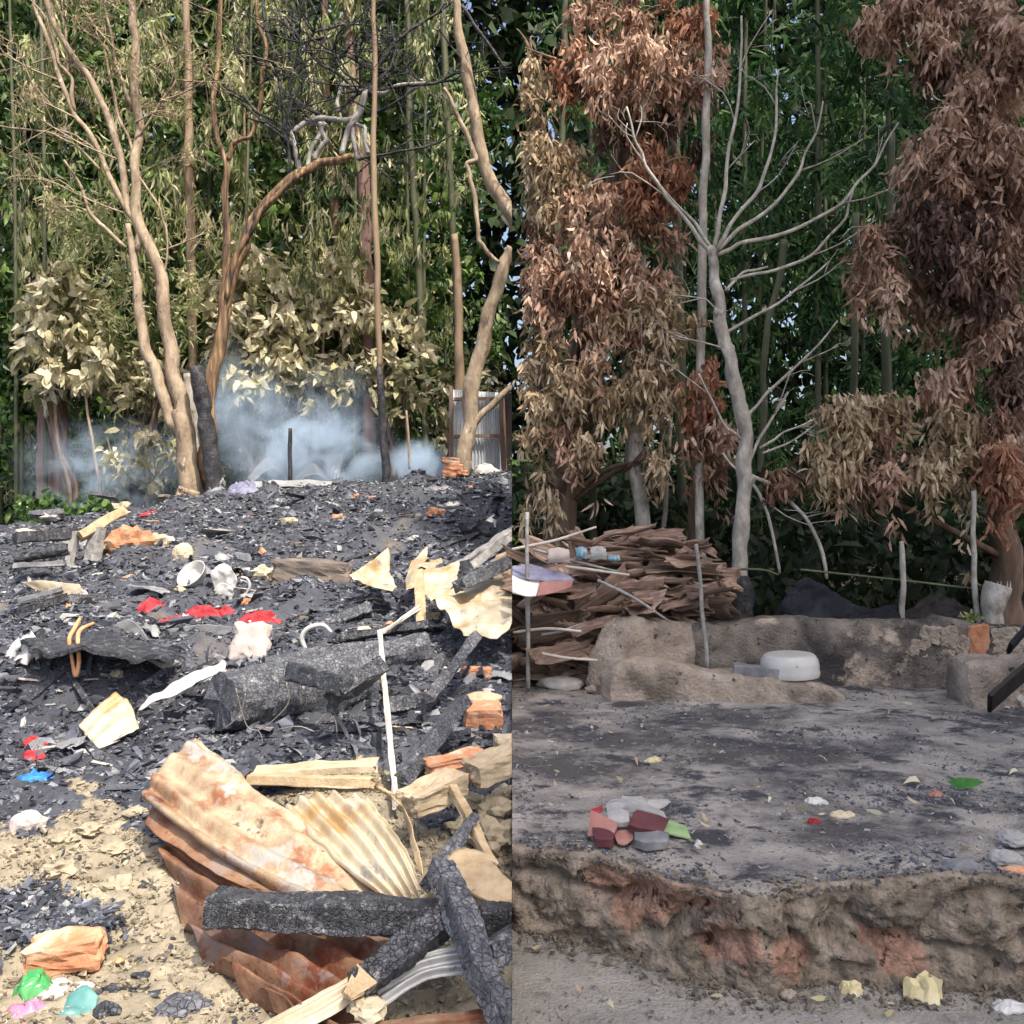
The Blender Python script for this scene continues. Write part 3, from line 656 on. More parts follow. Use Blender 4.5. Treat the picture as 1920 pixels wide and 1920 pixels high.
# far wood that reads as one mass
rng = np.random.default_rng(77); n = 46000
C = np.stack([rng.uniform(-17, 17, n), rng.uniform(20.5, 24.5, n), 18 * rng.random(n) ** .9], 1)
D = rng.normal(size=(n, 3)); D[:, 2] -= .5
V, Fc = leaf_arrays(C, unit(D), rng.uniform(.35, .62, n), rng.uniform(.2, .34, n), rng)
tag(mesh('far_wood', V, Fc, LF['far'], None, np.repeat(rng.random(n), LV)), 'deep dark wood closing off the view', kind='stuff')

# big unseen trees added beside the viewer to put the levelled plot in shade
def added_shade_tree(x, y, h, cx, cy, cz, rx, ry, rz, n, seed, label):
    e = thing('added_shade_tree', (x, y, 0), label, 'tree'); mb = MB()
    tube(mb, [(x, y, -.1), (x + .1, y, h * .35), ((x + cx) / 2, (y + cy) / 2, h * .7), (cx, cy, cz)], [.42, .34, .25, .1], 12, 6)
    for k in range(5):
        a = k * 1.256 + seed
        tube(mb, [((x + cx) / 2, (y + cy) / 2, h * .7), (cx + rx * .4 * math.cos(a), cy + ry * .4 * math.sin(a), cz - .2 * rz), (cx + rx * .8 * math.cos(a), cy + ry * .8 * math.sin(a), cz)], [.16, .1, .03], 8, 4)
    mb.build('trunk', MT['brownbark'], e, True)
    rng = np.random.default_rng(seed); U = unit(rng.normal(size=(n, 3))) * rng.random((n, 1)) ** .4
    C = np.array([cx, cy, cz]) + U * np.array([rx, ry, rz])
    shx = C[:, 0] - C[:, 2] * SUN.x / SUN.z; C = C[shx > .22]  # crown trimmed so its shadow falls only on the levelled plot
    V, Fc, t = sprays(C, 6, .55, .3, rng, .3, .9, .3)
    mesh('crown', V, Fc, LF['broadL'], e, t)
added_shade_tree(9.5, -4.5, 12, 8.6, -3.6, 14.2, 4.6, 3.4, 1.5, 3600, 1, 'broad unseen tree added for shade behind the viewer on the right')
added_shade_tree(11.0, 1.5, 12, 8.4, 1.4, 14.4, 4.4, 3.4, 1.5, 3600, 2, 'broad unseen tree added for shade beside the plot on the right')
added_shade_tree(13.5, 6.2, 12, 10.2, 5.2, 14.8, 4.8, 3.0, 1.6, 3600, 3, 'broad unseen tree added for shade at the far right of the plot')
added_shade_tree(15.0, -1.5, 11, 13.4, -1.2, 13.8, 3.4, 5.0, 1.6, 3000, 4, 'broad unseen tree added for shade furthest out on the right')

# ------------------------------------------------------------------ trees of the rubble side
SIDE = 'L'
def pts_at(L, Y, dy=0.0):
    """pixel path at a given distance; third entry shifts it in depth"""
    return [P(a[0], a[1], Y + (a[2] if len(a) > 2 else 0)) for a in L]
def limb(mb, L, r, Y, sides=8, n=5, rough=.08, seed=0.0, jit=.8):
    pts = pts_at(L, Y)
    if not isinstance(r, (list, tuple)): r = [r] * len(pts)
    if len(r) == 2: r = [r[0] + (r[1] - r[0]) * i / (len(pts) - 1) for i in range(len(pts))]
    # nothing grows in a smooth curve: small kinks between the given points
    kr = random.Random(int(L[0][0] * 7 + L[-1][1])); P2 = [pts[0]]; R2 = [r[0]]
    for i in range(len(pts) - 1):
        s = (pts[i + 1] - pts[i]).length
        m_ = max(1, min(3, int(s / .45)))
        for q in range(1, m_ + 1):
            f = q / (m_ + 1); k = jit * min(.05, .045 * s)
            P2.append(pts[i].lerp(pts[i + 1], f) + Vector((kr.gauss(0, k), kr.gauss(0, k), kr.gauss(0, k * .6)))); R2.append((r[i] + (r[i + 1] - r[i]) * f) * kr.uniform(.92, 1.1))
        P2.append(pts[i + 1]); R2.append(r[i + 1])
    tube(mb, P2, [a / F * Y / 2 for a in R2], sides, max(2, n - 2), rough, .5, seed)
def twigs(mb, p, d, Ln, r, depth, rg, k=3, droop=0.0):
    if depth == 0 or Ln < .05: return []
    d = Vector(d).normalized(); q = p + d * Ln * .5 + Vector((rg.gauss(0, .06), rg.gauss(0, .06), rg.gauss(0, .06))) * Ln
    e = p + d * Ln + Vector((rg.gauss(0, .15), rg.gauss(0, .12), rg.gauss(0, .15) - droop)) * Ln
    tube(mb, [p, q, e], [r, r * .8, r * .55], 4, 2, .05)
    ends = [e]
    for _ in range(k):
        f = rg.uniform(.35, 1); s = p + (e - p) * f
        nd = d + Vector((rg.gauss(0, .7), rg.gauss(0, .5), rg.gauss(0, .6)))
        ends += twigs(mb, s, nd, Ln * rg.uniform(.45, .7), r * .55, depth - 1, rg, k, droop)
    return ends

# forked pale tree
YA = 12.2; e = thing('forked_tree', P(357, 943, YA), 'pale barked tree forking low, left of the charred stump', 'tree'); mb = MB()
limb(mb, [(357, 950), (355, 900), (349, 818), (338, 770)], [44, 38, 36, 33], YA, 12)
limb(mb, [(352, 840), (334, 800), (320, 787), (299, 722), (273, 657), (263, 597), (258, 532), (250, 480), (240, 420)], [26, 25, 25, 24, 22, 20, 17, 14, 10], YA, 10)
limb(mb, [(346, 790), (341, 753), (323, 701), (310, 610), (305, 532), (288, 480), (268, 437), (254, 385), (252, 300), (253, 182), (255, 78), (249, 20), (240, -60)], [30, 29, 28, 25, 24, 22, 21, 19, 17, 16, 15, 14, 12], YA, 10)
limb(mb, [(262, 437), (238, 390), (227, 300), (203, 221), (167, 143), (125, 86), (89, 8), (70, -50)], [14, 13, 13, 13, 12, 11, 10, 8], YA)
limb(mb, [(238, 395), (208, 338), (182, 276), (140, 216), (112, 146), (81, 52), (60, -40)], [11, 11, 10, 9, 9, 8, 6], YA)
limb(mb, [(258, 470), (262, 430), (255, 400)], [12, 13, 12], YA)
limb(mb, [(187, 318), (143, 273), (96, 250), (43, 242), (0, 236)], [6, 5, 5, 4, 3], YA, 6)
limb(mb, [(236, 465), (200, 430), (168, 398), (152, 350), (120, 300)], [8, 8, 7, 6, 4], YA, 6)
limb(mb, [(140, 210), (136, 150), (110, 118), (95, 60), (88, 30)], [8, 7, 6, 6, 5], YA, 6)
limb(mb, [(128, 140), (122, 60), (105, 0)], [5, 5, 4], YA, 6)
limb(mb, [(246, 200), (215, 110), (200, 30), (190, -30)], [7, 6, 5, 4], YA, 6)
limb(mb, [(250, 290), (222, 220), (205, 140), (180, 60)], [7, 6, 5, 3], YA, 6)
limb(mb, [(255, 260), (290, 210), (330, 150), (300, 60)], [5, 4, 4, 3], YA, 6)
limb(mb, [(260, 330), (300, 390), (312, 430), (308, 520)], [5, 4, 4, 3], YA, 6)
mb.build('trunk', MT['palebark'], e, True)
mb = MB(); rg = random.Random(3); ends = []
for (px, py, dx, dz) in ((250, 150, 1, .6), (256, 110, -1, .7), (150, 225, -1, .4), (110, 150, -1, .5), (200, 215, .6, 1), (130, 90, .8, 1), (90, 40, -.8, .7), (253, 60, 1, .8), (254, 230, 1, .3), (240, 30, -1, .8), (300, 190, 1, .2), (170, 400, -1, .2), (180, 280, -1, .3), (225, 300, -1, .3), (215, 110, -.5, .9), (253, 200, -1, .5), (330, 150, 1, .2), (70, 30, .8, .9), (120, 60, .3, 1), (185, 170, 1, .8), (215, 250, 1, .9), (160, 150, -.6, .9), (252, 330, 1, .7), (235, 400, -1, .5), (300, 470, 1, .5), (255, 20, .6, 1), (60, 120, 1, .2), (100, 200, -.5, 1)):
    ends += twigs(mb, P(px, py, YA), (dx, rg.uniform(-.5, .5), dz), rg.uniform(.5, 1.05), .013, 3, rg, 4, .1)
tag(mb.build('twigs', MT['palebark'], e), kind='stuff')
E = np.array([v[:] for v in ends]); E = keep_side(E); rng = np.random.default_rng(4)
V, Fc, t = sprays(E, 3, .13, .022, rng, .6, .7, .05); mesh('leaves', V, Fc, LF['fine'], e, t)

# charred leaning stump and the smoke-grey stem behind it
e = thing('charred_stump', P(402, 915, 12.0), 'black charred stump leaning left between the two pale trees', 'stump'); mb = MB()
limb(mb, [(404, 925), (396, 860), (384, 780), (372, 715), (366, 688)], [31, 30, 29, 27, 24], 12.0, 14, 8, .16, jit=.3)
mb.build('trunk', MT['blackbark'], e, True)
e = thing('slim_trunk', P(378, 930, 12.6), 'smoke grey tree stem directly behind the charred stump', 'tree stem'); mb = MB()
limb(mb, [(380, 935), (372, 840), (360, 760), (352, 700)], [30, 27, 22, 16], 12.6, 10); mb.build('trunk', MT['greybark'], e, True)

# burnt tree with peeled arching trunk
YB = 12.4; e = thing('burnt_tree', P(395, 905, YB), 'burnt tree with peeled striped bark and twisted black crown', 'tree'); mb = MB()
limb(mb, [(392, 915), (390, 760), (400, 690), (415, 630), (424, 560), (440, 500), (470, 420), (520, 360), (560, 325), (600, 305), (660, 292)], [22, 24, 25, 24, 23, 22, 20, 19, 17, 15, 12], YB, 10)
limb(mb, [(412, 640), (418, 560), (424, 480), (423, 400), (426, 315), (405, 250), (400, 180), (410, 90), (413, 0), (412, -60)], [17, 16, 14, 12, 11, 10, 10, 9, 9, 8], YB, 8)
limb(mb, [(428, 300), (436, 270), (470, 255), (490, 180), (500, 90), (480, 0)], [10, 9, 8, 8, 7, 6], YB)
limb(mb, [(425, 560), (448, 470), (490, 395), (535, 350), (570, 320)], [10, 10, 9, 9, 8], YB - .08)
mb.build('trunk', MT['burntbark'], e, True)
mb = MB()
for L, r in (([(565, 330), (556, 290), (548, 250), (570, 232), (600, 222), (640, 225), (665, 222)], 10), ([(600, 230), (612, 262), (600, 280), (590, 300)], 9), ([(575, 325), (580, 290), (598, 255), (610, 230)], 9),
             ([(640, 290), (655, 240), (668, 222), (684, 180), (690, 170)], [10, 12, 15, 15, 10]), ([(662, 225), (662, 262), (668, 285), (672, 300)], 8), ([(668, 232), (684, 240), (686, 275), (690, 288)], 8),
             ([(690, 178), (660, 165), (640, 160), (632, 190), (634, 210)], 8), ([(690, 175), (720, 175), (745, 160), (800, 155)], [9, 8, 7, 4])):
    limb(mb, L, r, YB, 7)
mb.build('ashen_branch', MT['ashbranch'], e, True)
mb = MB(); rg = random.Random(8)
BL = [([(690, 180), (705, 130), (740, 80), (770, 55), (830, 20)], [11, 10, 8, 6, 4]), ([(700, 135), (735, 130), (742, 90), (735, 40)], [8, 7, 5, 4]), ([(705, 170), (760, 160), (820, 155), (870, 130), (880, 112)], [8, 7, 6, 5, 3]),
      ([(640, 205), (690, 165), (720, 140), (745, 120)], [7, 7, 6, 5]), ([(570, 330), (555, 280), (540, 265), (500, 235), (460, 220)], [7, 6, 5, 5, 3]), ([(620, 230), (590, 210), (565, 195), (540, 180)], [8, 7, 6, 4]),
      ([(690, 215), (720, 205), (770, 170), (800, 155)], [7, 6, 5, 4]), ([(535, 270), (528, 180), (520, 120), (500, 60), (495, -30)], [8, 8, 7, 7, 5]), ([(530, 150), (560, 110), (590, 60), (640, 47), (700, 48)], [6, 6, 5, 4, 3]),
      ([(560, 95), (570, 80), (610, 70), (590, 105)], [6, 5, 4, 3]), ([(672, 300), (720, 290), (775, 280), (835, 262)], [6, 5, 5, 3]), ([(540, 330), (538, 250), (545, 180), (550, 60), (556, -20)], [6, 6, 6, 5, 4]),
      ([(660, 165), (600, 120), (560, 80), (520, 20)], [6, 5, 4, 3]), ([(690, 170), (640, 130), (600, 40), (570, -20)], [5, 4, 4, 3]), ([(455, 180), (480, 210), (520, 230), (560, 265)], [6, 5, 5, 5]), ([(705, 130), (660, 110), (620, 95)], [5, 4, 3])]
for L, r in BL: limb(mb, L, r, YB, 6)
for L, r in BL:
    for _ in range(5):
        k = rg.randrange(len(L) - 1); f = rg.random(); p = P(L[k][0] + (L[k + 1][0] - L[k][0]) * f, L[k][1] + (L[k + 1][1] - L[k][1]) * f, YB)
        twigs(mb, p, (rg.gauss(0, 1), rg.gauss(0, .5), rg.gauss(.4, .6)), rg.uniform(.45, .95), .013, 3, rg, 3)
tag(mb.build('black_branches', MT['blackbark'], e, True), kind='stuff')

# slender pole tree with black foot
YP = 12.0; e = thing('pole_tree', P(722, 908, YP), 'slender straight tree, charred black up to head height', 'tree'); mb = MB()
limb(mb, [(711, 690), (709, 620), (708, 500), (702, 380), (700, 260), (703, 150), (700, 40), (698, -40)], [9, 12, 12, 12, 11, 10, 9, 8], YP, jit=.3); mb.build('trunk', MT['culmtan'], e, True)
mb = MB(); limb(mb, [(722, 915), (719, 830), (716, 760), (711, 688)], [17, 16, 15, 12], YP, 10, 6, .14); mb.build('charred_foot', MT['blackbark'], e, True)

# bent tree by the corrugated fence and the big limb above it
YC = 11.9; e = thing('bent_tree', P(870, 880, YC), 'pale bent tree in front of the corrugated fence', 'tree'); mb = MB()
limb(mb, [(868, 890), (874, 830), (882, 760), (892, 690), (910, 620), (930, 550), (945, 495), (962, 465)], [30, 30, 29, 27, 27, 26, 25, 24], YC, 12)
limb(mb, [(876, 815), (905, 775), (940, 742), (975, 715)], [13, 13, 13, 12], YC); mb.build('trunk', MT['palebark'], e, True)
e = thing('leaning_tree', P(975, 420, YC + .3), 'pale spotted trunk leaning in from the right over the fence', 'tree'); mb = MB()
limb(mb, [(1005, 900), (1000, 600), (975, 430), (945, 380), (915, 330), (898, 265), (886, 190), (872, 110), (858, 50), (845, -40)], [30, 30, 30, 27, 24, 23, 21, 20, 17, 13], YC + .3, 10)
pts = [(850, 30), (890, 60), (920, 100), (948, 130)]; mb.build('trunk', MT['palebark'], e, True)
mb = MB(); limb(mb, [(866, 10), (890, 48), (925, 95), (948, 130)], [6, 6, 6, 5], YC, 6); limb(mb, [(835, 5), (820, 25), (790, 45), (770, 55)], [6, 5, 4, 3], YC, 6); mb.build('black_branch', MT['blackbark'], e, True)
e = thing('liana', P(935, 490, YC - .1), 'thin twisting liana hanging beside the leaning trunk', 'vine'); mb = MB()
limb(mb, [(832, 165), (852, 205), (872, 245), (886, 280), (892, 300), (875, 308), (882, 340), (893, 400), (897, 450), (912, 470), (935, 492)], [6, 8, 9, 10, 10, 8, 9, 9, 8, 8, 7], YC - .1, 8); mb.build('stem', MT['palebark'], e, True)

# stems standing in the wood behind
def stem(name, L, r, Y, mat, label, cat, group=None, sides=9):
    e = thing(name, P(L[0][0], L[0][1], Y), label, cat, group); mb = MB(); limb(mb, L, r, Y, sides, jit=.3); mb.build('trunk', MT[mat], e, True); return e
stem('slim_trunk', [(368, 900), (362, 640), (358, 500), (356, 350), (352, 200), (350, 60), (348, -40)], [17, 17, 17, 17, 15, 13, 11], 13.6, 'culmtan', 'straight tan stem rising between the forked tree and the burnt tree', 'tree')
stem('slim_trunk', [(645, 780), (640, 560), (630, 430), (620, 300), (610, 150), (606, -20)], [18, 17, 17, 15, 14, 12], 14.4, 'brownbark', 'brown stem behind the peeled burnt tree, left of the pole tree', 'tree')
stem('slim_trunk', [(694, 860), (690, 600), (686, 430), (680, 320), (664, 240), (655, 100), (650, -20)], [26, 26, 24, 24, 20, 18, 15], 14.0, 'redbark', 'reddish trunk directly behind the slender pole tree', 'tree')
stem('slim_trunk', [(800, 900), (792, 700), (785, 500), (775, 330), (768, 180), (764, 0)], [15, 15, 14, 14, 13, 11], 14.2, 'culm', 'grey green stem midway between pole tree and bent tree', 'tree')
stem('slim_trunk', [(866, 760), (858, 600), (850, 450), (843, 300), (836, 150), (832, -20)], [15, 15, 14, 12, 12, 10], 14.2, 'culm', 'grey green stem just left of the bent tree', 'tree')
stem('slim_trunk', [(862, 800), (860, 660), (858, 520), (852, 440)], [20, 18, 15, 12], 13.6, 'culmtan', 'tan stem hidden in leaves behind the bent tree', 'tree')
stem('old_trunk', [(80, 1000), (84, 880), (88, 760), (92, 660), (95, 540)], [36, 32, 28, 24, 20], 13.8, 'redbark', 'thick reddish trunk at the far left, left one of the pair', 'tree')
stem('old_trunk', [(120, 1000), (116, 880), (110, 760), (104, 640), (100, 500)], [36, 32, 28, 26, 20], 13.9, 'redbark', 'thick reddish trunk at the far left, right one of the pair', 'tree')
stem('burnt_post', [(254, 960), (250, 860), (246, 780)], [15, 14, 12], 13.2, 'blackbark', 'thin dark post standing in smoke left of the forked tree', 'post')
stem('thin_sapling', [(192, 960), (180, 870), (165, 780), (150, 700)], [6, 6, 5, 4], 13.0, 'palebark', 'thin pale sapling curving left beside the reddish trunks', 'sapling', sides=6)
stem('burnt_post', [(543, 915), (543, 850), (544, 803)], [9, 8, 7], 12.3, 'blackbark', 'thin dark post between the tin sheets in the smoke', 'post', sides=7)
stem('thin_sapling', [(768, 880), (766, 820), (762, 770)], [5, 5, 4], 12.6, 'palebark', 'thin pale sapling in the dark right of the pole tree', 'sapling', sides=6)

# scorched shrubs with large cream leaves
lv = []
for i in range(4):
    rng = np.random.default_rng(60 + i)
    C = np.zeros((1, 3)); D = np.array([[.9, .1, -.42]]); V, Fc = leaf_arrays(C, unit(D), [1.0], [.46 + .06 * i], rng, .2, .25)
    o = mesh('leaf', V, Fc, LF['scorch'], None, np.full(LV, [.95, .75, .6, .4][i])); lv.append(o.data); bpy.data.objects.remove(o)
def shrub(px0, px1, py0, py1, Y, ncl, nbig, seed, label, base, size=.24, cream=1.1, droop=.7):
    rng = np.random.default_rng(seed); rg = random.Random(seed)
    e = thing('scorched_shrub', P(base[0], base[1], Y), label, 'shrub'); mb = MB(); cx = (px0 + px1) / 2; cy = (py0 + py1) / 2
    for k in range(5):
        tx = rg.uniform(px0, px1); ty = rg.uniform(py0, cy)
        limb(mb, [(base[0] + rg.uniform(-12, 12), base[1]), ((base[0] + tx) / 2, (base[1] + ty) / 2 + 20), (tx, ty)], [9, 7, 3], Y + rg.uniform(-.2, .4), 6)
    mb.build('stem', MT['brownbark'], e, True)
    C = []
    while len(C) < ncl * 1.3:
        u = rng.uniform(-1, 1); v = rng.uniform(-1, 1)
        if u * u + v * v > 1 + .25 * nz(u * 3 + seed, v * 3): continue
        if nz(u * 2.6 + seed * 3, v * 2.6, 4) < -.22: continue
        C.append(P(cx + u * (px1 - px0) / 2, cy + v * (py1 - py0) / 2, Y + rng.uniform(-.5, .7)))
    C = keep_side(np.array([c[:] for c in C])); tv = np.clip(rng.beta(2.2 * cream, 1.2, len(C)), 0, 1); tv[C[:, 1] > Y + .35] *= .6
    V, Fc, t = sprays(C, 7, size, size * .42, rng, droop, .75, .05, tv)
    tag(mesh('foliage', V, Fc, LF['scorch'], e, t), kind='stuff')
    for k in range(nbig):
        c = C[rng.integers(len(C))]; c = np.array([c[0] + rng.normal() * .08, Y - .35 - rng.random() * .25, c[2] + rng.normal() * .08])
        o = bpy.data.objects.new('leaf', lv[rng.integers(0, 3) if rng.random() < .8 else 3]); link(o, e); o.location = Vector(c) - wloc(e)
        o.rotation_euler = (rng.normal() * .5, rng.uniform(0, .9), rng.uniform(0, 6.28)); s = size * rng.uniform(.65, 1.1); o.scale = (s, s, s)
shrub(385, 560, 470, 760, 13.6, 170, 60, 11, 'scorched shrub with cream leaves right of the burnt tree trunk', (470, 900))
shrub(520, 720, 470, 770, 14.0, 190, 60, 12, 'scorched shrub with cream leaves left of the slender pole tree', (610, 900))
shrub(690, 800, 560, 790, 13.8, 90, 30, 13, 'small scorched shrub right of the slender pole tree', (745, 900), cream=.6)
shrub(35, 205, 490, 760, 13.2, 130, 45, 14, 'scorched shrub of big drooping leaves above the reddish trunks', (130, 960), .27, .75, 1.2)
shrub(170, 330, 640, 760, 13.5, 60, 20, 15, 'scorched shrub behind the forked tree stems', (235, 960), .22, .5)
shrub(200, 330, 800, 930, 13.3, 40, 12, 16, 'low scorched shrub in the smoke left of the forked tree', (260, 960), .2, .7)
shrub(790, 960, 660, 860, 14.4, 70, 0, 17, 'dark leafy shrub behind the bent tree', (870, 900), .2, .25)
# low weeds at the foot of the reddish trunks
rng = np.random.default_rng(31); C = np.array([P(rng.uniform(40, 240), rng.uniform(940, 985), 12.4 + rng.random())[:] for _ in range(110)])
V, Fc, t = sprays(C, 7, .16, .07, rng, -.4, .8, .04); tag(mesh('weeds', V, Fc, LF['broadL'], None, t), 'low green weeds at the foot of the reddish trunks', kind='stuff')
# yellow-green leaf bunches growing along the forked tree
e = thing('climbing_plant', P(225, 560, 12.6), 'yellow green leafy climber around the forked tree stems', 'climber')
rng = np.random.default_rng(33); C = []
for (a, b, ra, rb, n) in ((215, 560, 50, 120, 70), (340, 560, 30, 80, 45), (195, 410, 30, 60, 30), (130, 430, 60, 80, 40)):
    for _ in range(n): C.append(P(a + rng.normal() * ra * .5, b + rng.normal() * rb * .5, 12.6 + rng.random() * .5)[:])
V, Fc, t = sprays(np.array(C), 8, .15, .03, rng, .2, .8, .06); mesh('foliage', V, Fc, LF['bamL'], e, np.clip(t * .6 + .35, 0, 1))

# corrugated fence behind the bent tree
e = thing('corrugated_fence', P(905, 885, 12.6), 'grey corrugated iron fence panel on brown posts behind the bent tree', 'fence')
mb = MB(); sheet(mb, [[P(842, 730, 12.6), P(842, 900, 12.6)], [P(900, 734, 12.62), P(900, 900, 12.62)], [P(940, 736, 12.65), P(940, 900, 12.65)]], 8, 90, 17, .018, thick=.004); mb.build('sheet', MT['fencetin'], e, True)
for (a, b, w) in (((846, 726, 12.52), (846, 905, 12.52), .05), ((940, 735, 12.5), (946, 905, 12.5), .08)):
    mb = MB(); beam(mb, P(*a), P(*b), w, w, 0, 'box', 8, 8, .006); mb.build('post', MT['brownbark'], e)
for (a, b) in (((853, 748, 12.53), (940, 748, 12.55)), ((853, 818, 12.53), (944, 817, 12.55))):
    mb = MB(); beam(mb, P(*a), P(*b), .05, .05, 0, 'box', 8, 8, .005); mb.build('rail', MT['brownbark'], e)
mb = MB(); sheet(mb, [[P(944, 738, 12.9), P(944, 900, 12.9)], [P(990, 738, 12.9), P(990, 900, 12.9)]], 4, 4, thick=.02)
tag(mb.build('dark_opening', MT['dark']), 'dark opening painted as a black sheet at the right edge of the corrugated fence', 'wall')  # black sheet stands in for the shade inside the opening

# ------------------------------------------------------------------ trees of the levelled plot
SIDE = 'R'
YM = 7.4; e = thing('bare_tree', P(1388, 1180, YM), 'bare pale tree with charred foot and long leafless branches', 'tree'); mb = MB()
limb(mb, [(1386, 1090), (1388, 1020), (1397, 920), (1400, 820), (1388, 760), (1372, 700), (1358, 640), (1350, 570), (1340, 500), (1334, 465)], [30, 28, 26, 25, 25, 24, 22, 20, 17, 13], YM, 12, 8, .17)
for L, r in (([(1336, 475), (1300, 430), (1250, 370), (1210, 310), (1190, 262), (1175, 200)], [9, 8, 7, 6, 5, 3]), ([(1338, 470), (1305, 420), (1275, 390), (1240, 350)], [7, 6, 5, 3]), ([(1338, 468), (1350, 400), (1362, 320), (1378, 230), (1388, 130), (1390, 30)], [9, 8, 7, 6, 5, 4]),
             ([(1342, 470), (1370, 420), (1420, 360), (1445, 290), (1456, 200), (1460, 130)], [9, 8, 7, 6, 5, 3]), ([(1345, 470), (1385, 430), (1450, 385), (1500, 320), (1530, 250), (1543, 190)], [9, 8, 7, 6, 4, 3]), ([(1345, 478), (1390, 455), (1490, 430), (1580, 380), (1640, 310), (1685, 230)], [8, 8, 7, 6, 5, 3]),
             ([(1600, 355), (1585, 410), (1520, 480), (1440, 510), (1370, 525)], [3, 5, 6, 6, 5]), ([(1360, 625), (1420, 590), (1490, 545), (1555, 490)], [7, 6, 5, 3]), ([(1360, 545), (1395, 510), (1440, 500)], [6, 5, 4]), ([(1400, 780), (1440, 735), (1500, 680), (1570, 602)], [7, 6, 5, 3]),
             ([(1398, 830), (1360, 800), (1330, 740), (1310, 700)], [6, 5, 4, 3]), ([(1404, 870), (1425, 820), (1450, 780), (1478, 735)], [6, 6, 5, 4]), ([(1425, 840), (1470, 810), (1530, 785)], [5, 4, 3]), ([(1430, 850), (1480, 830), (1530, 795)], [4, 4, 3]), ([(1400, 900), (1370, 870), (1355, 850)], [5, 4, 3]),
             ([(1402, 900), (1425, 930), (1450, 1010), (1462, 1075)], [7, 7, 6, 6]), ([(1405, 890), (1450, 910), (1510, 970), (1540, 1030), (1550, 1085)], [7, 7, 7, 7, 6]), ([(1355, 590), (1320, 560), (1270, 570)], [4, 3, 2]), ([(1365, 655), (1310, 640), (1250, 630)], [4, 3, 2])):
    limb(mb, L, r, YM, 7)
rg = random.Random(21)
for (px, py, dx, dz) in ((1210, 310, -.6, .8), (1250, 370, -.8, .5), (1190, 262, .4, .9), (1362, 320, .5, .8), (1378, 230, -.4, .9), (1420, 360, .7, .7), (1456, 200, -.4, .9), (1500, 320, .9, .4), (1530, 250, -.3, 1), (1580, 380, .9, .3), (1640, 310, .3, .9), (1520, 480, .9, .2), (1490, 545, .8, .5), (1500, 680, .8, .3), (1450, 780, .6, .8), (1470, 810, .9, .2), (1330, 740, -.7, .6), (1425, 930, .8, -.5), (1510, 970, .8, .2), (1320, 560, -.9, .3), (1310, 640, -.9, .2), (1388, 130, .4, .9)):
    twigs(mb, P(px, py, YM), (dx, rg.uniform(-.4, .4), dz), rg.uniform(.3, .6), .007, 3, rg, 2, .0)
for (px, py, r) in ((1358, 642, .052), (1347, 585, .05), (1372, 655, .03), (1398, 800, .045), (1334, 470, .04), (1404, 900, .05), (1392, 770, .05)):
    p = P(px, py, YM); lump(mb, p, (r, r, r * 1.25), 2, .5, 1.8, px)
mb.build('trunk', MT['greybark'], e, True)
mb = MB(); limb(mb, [(1384, 1200), (1386, 1150), (1386, 1100), (1388, 1078)], [62, 58, 50, 30], YM, 14, 6, .2); mb.build('charred_foot', MT['blackbark'], e, True)
stem('tall_pale_trunk', [(1318, 1240), (1312, 1000), (1310, 840), (1313, 690), (1316, 560), (1318, 420), (1324, 300), (1326, 160), (1328, -40)], [17, 17, 17, 17, 17, 16, 15, 14, 12], 7.9, 'greybark', 'tall straight pale trunk left of the bare tree', 'tree')
stem('slim_trunk', [(1212, 1080), (1204, 960), (1190, 870), (1195, 790), (1205, 720), (1205, 600), (1204, 480)], [30, 28, 27, 25, 22, 18, 15], 8.2, 'greybark', 'mottled grey trunk curving behind the heap of palm sheaths', 'tree')
stem('slim_trunk', [(1284, 1120), (1278, 900), (1276, 760), (1272, 560), (1270, 400), (1268, 250)], [16, 17, 18, 19, 18, 14], 9.2, 'culm', 'greenish stem left of the tall pale trunk', 'bamboo')
stem('slim_trunk', [(1303, 1120), (1305, 900), (1306, 800), (1300, 700)], [20, 19, 19, 16], 8.6, 'brownbark', 'brownish stem beside the tall pale trunk, low down', 'tree')
stem('slim_trunk', [(1240, 1090), (1248, 950), (1256, 820), (1262, 740)], [9, 9, 8, 7], 8.8, 'greybark', 'thin leaning stem between the mottled trunk and the greenish stem', 'sapling', sides=7)
stem('slim_trunk', [(1124, 1080), (1112, 940), (1108, 840), (1110, 740)], [17, 17, 16, 14], 9.0, 'culm', 'dark green stem right of the broad brown trunk', 'bamboo')
stem('slim_trunk', [(1665, 1130), (1658, 900), (1662, 700), (1665, 560), (1668, 400), (1672, 250)], [17, 17, 17, 15, 14, 12], 9.4, 'culm', 'green bamboo pole standing before the right brown crown', 'bamboo')
stem('slim_trunk', [(1600, 1080), (1598, 900), (1600, 740), (1602, 600), (1604, 400)], [12, 13, 14, 14, 13], 9.8, 'culm', 'dark bamboo pole left of the green pole', 'bamboo')
stem('slim_trunk', [(1470, 450), (1462, 520), (1440, 600), (1430, 700), (1424, 900), (1420, 1060)], [14, 13, 12, 12, 12, 12], 10.2, 'culm', 'dim stem in the thicket right of the bare tree', 'bamboo')
stem('slim_trunk', [(1040, 1010), (1036, 900), (1035, 760), (1040, 600), (1050, 400), (1060, 100), (1065, -30)], [15, 15, 15, 14, 14, 12, 10], 9.6, 'culm', 'green stem at the left edge behind the tan leaves', 'bamboo')
stem('fence_stake', [(1692, 1180), (1694, 1100), (1692, 1040), (1690, 1015)], [11, 11, 10, 8], 7.0, 'greybark', 'short pale stake behind the middle of the mud wall', 'stake', sides=7)
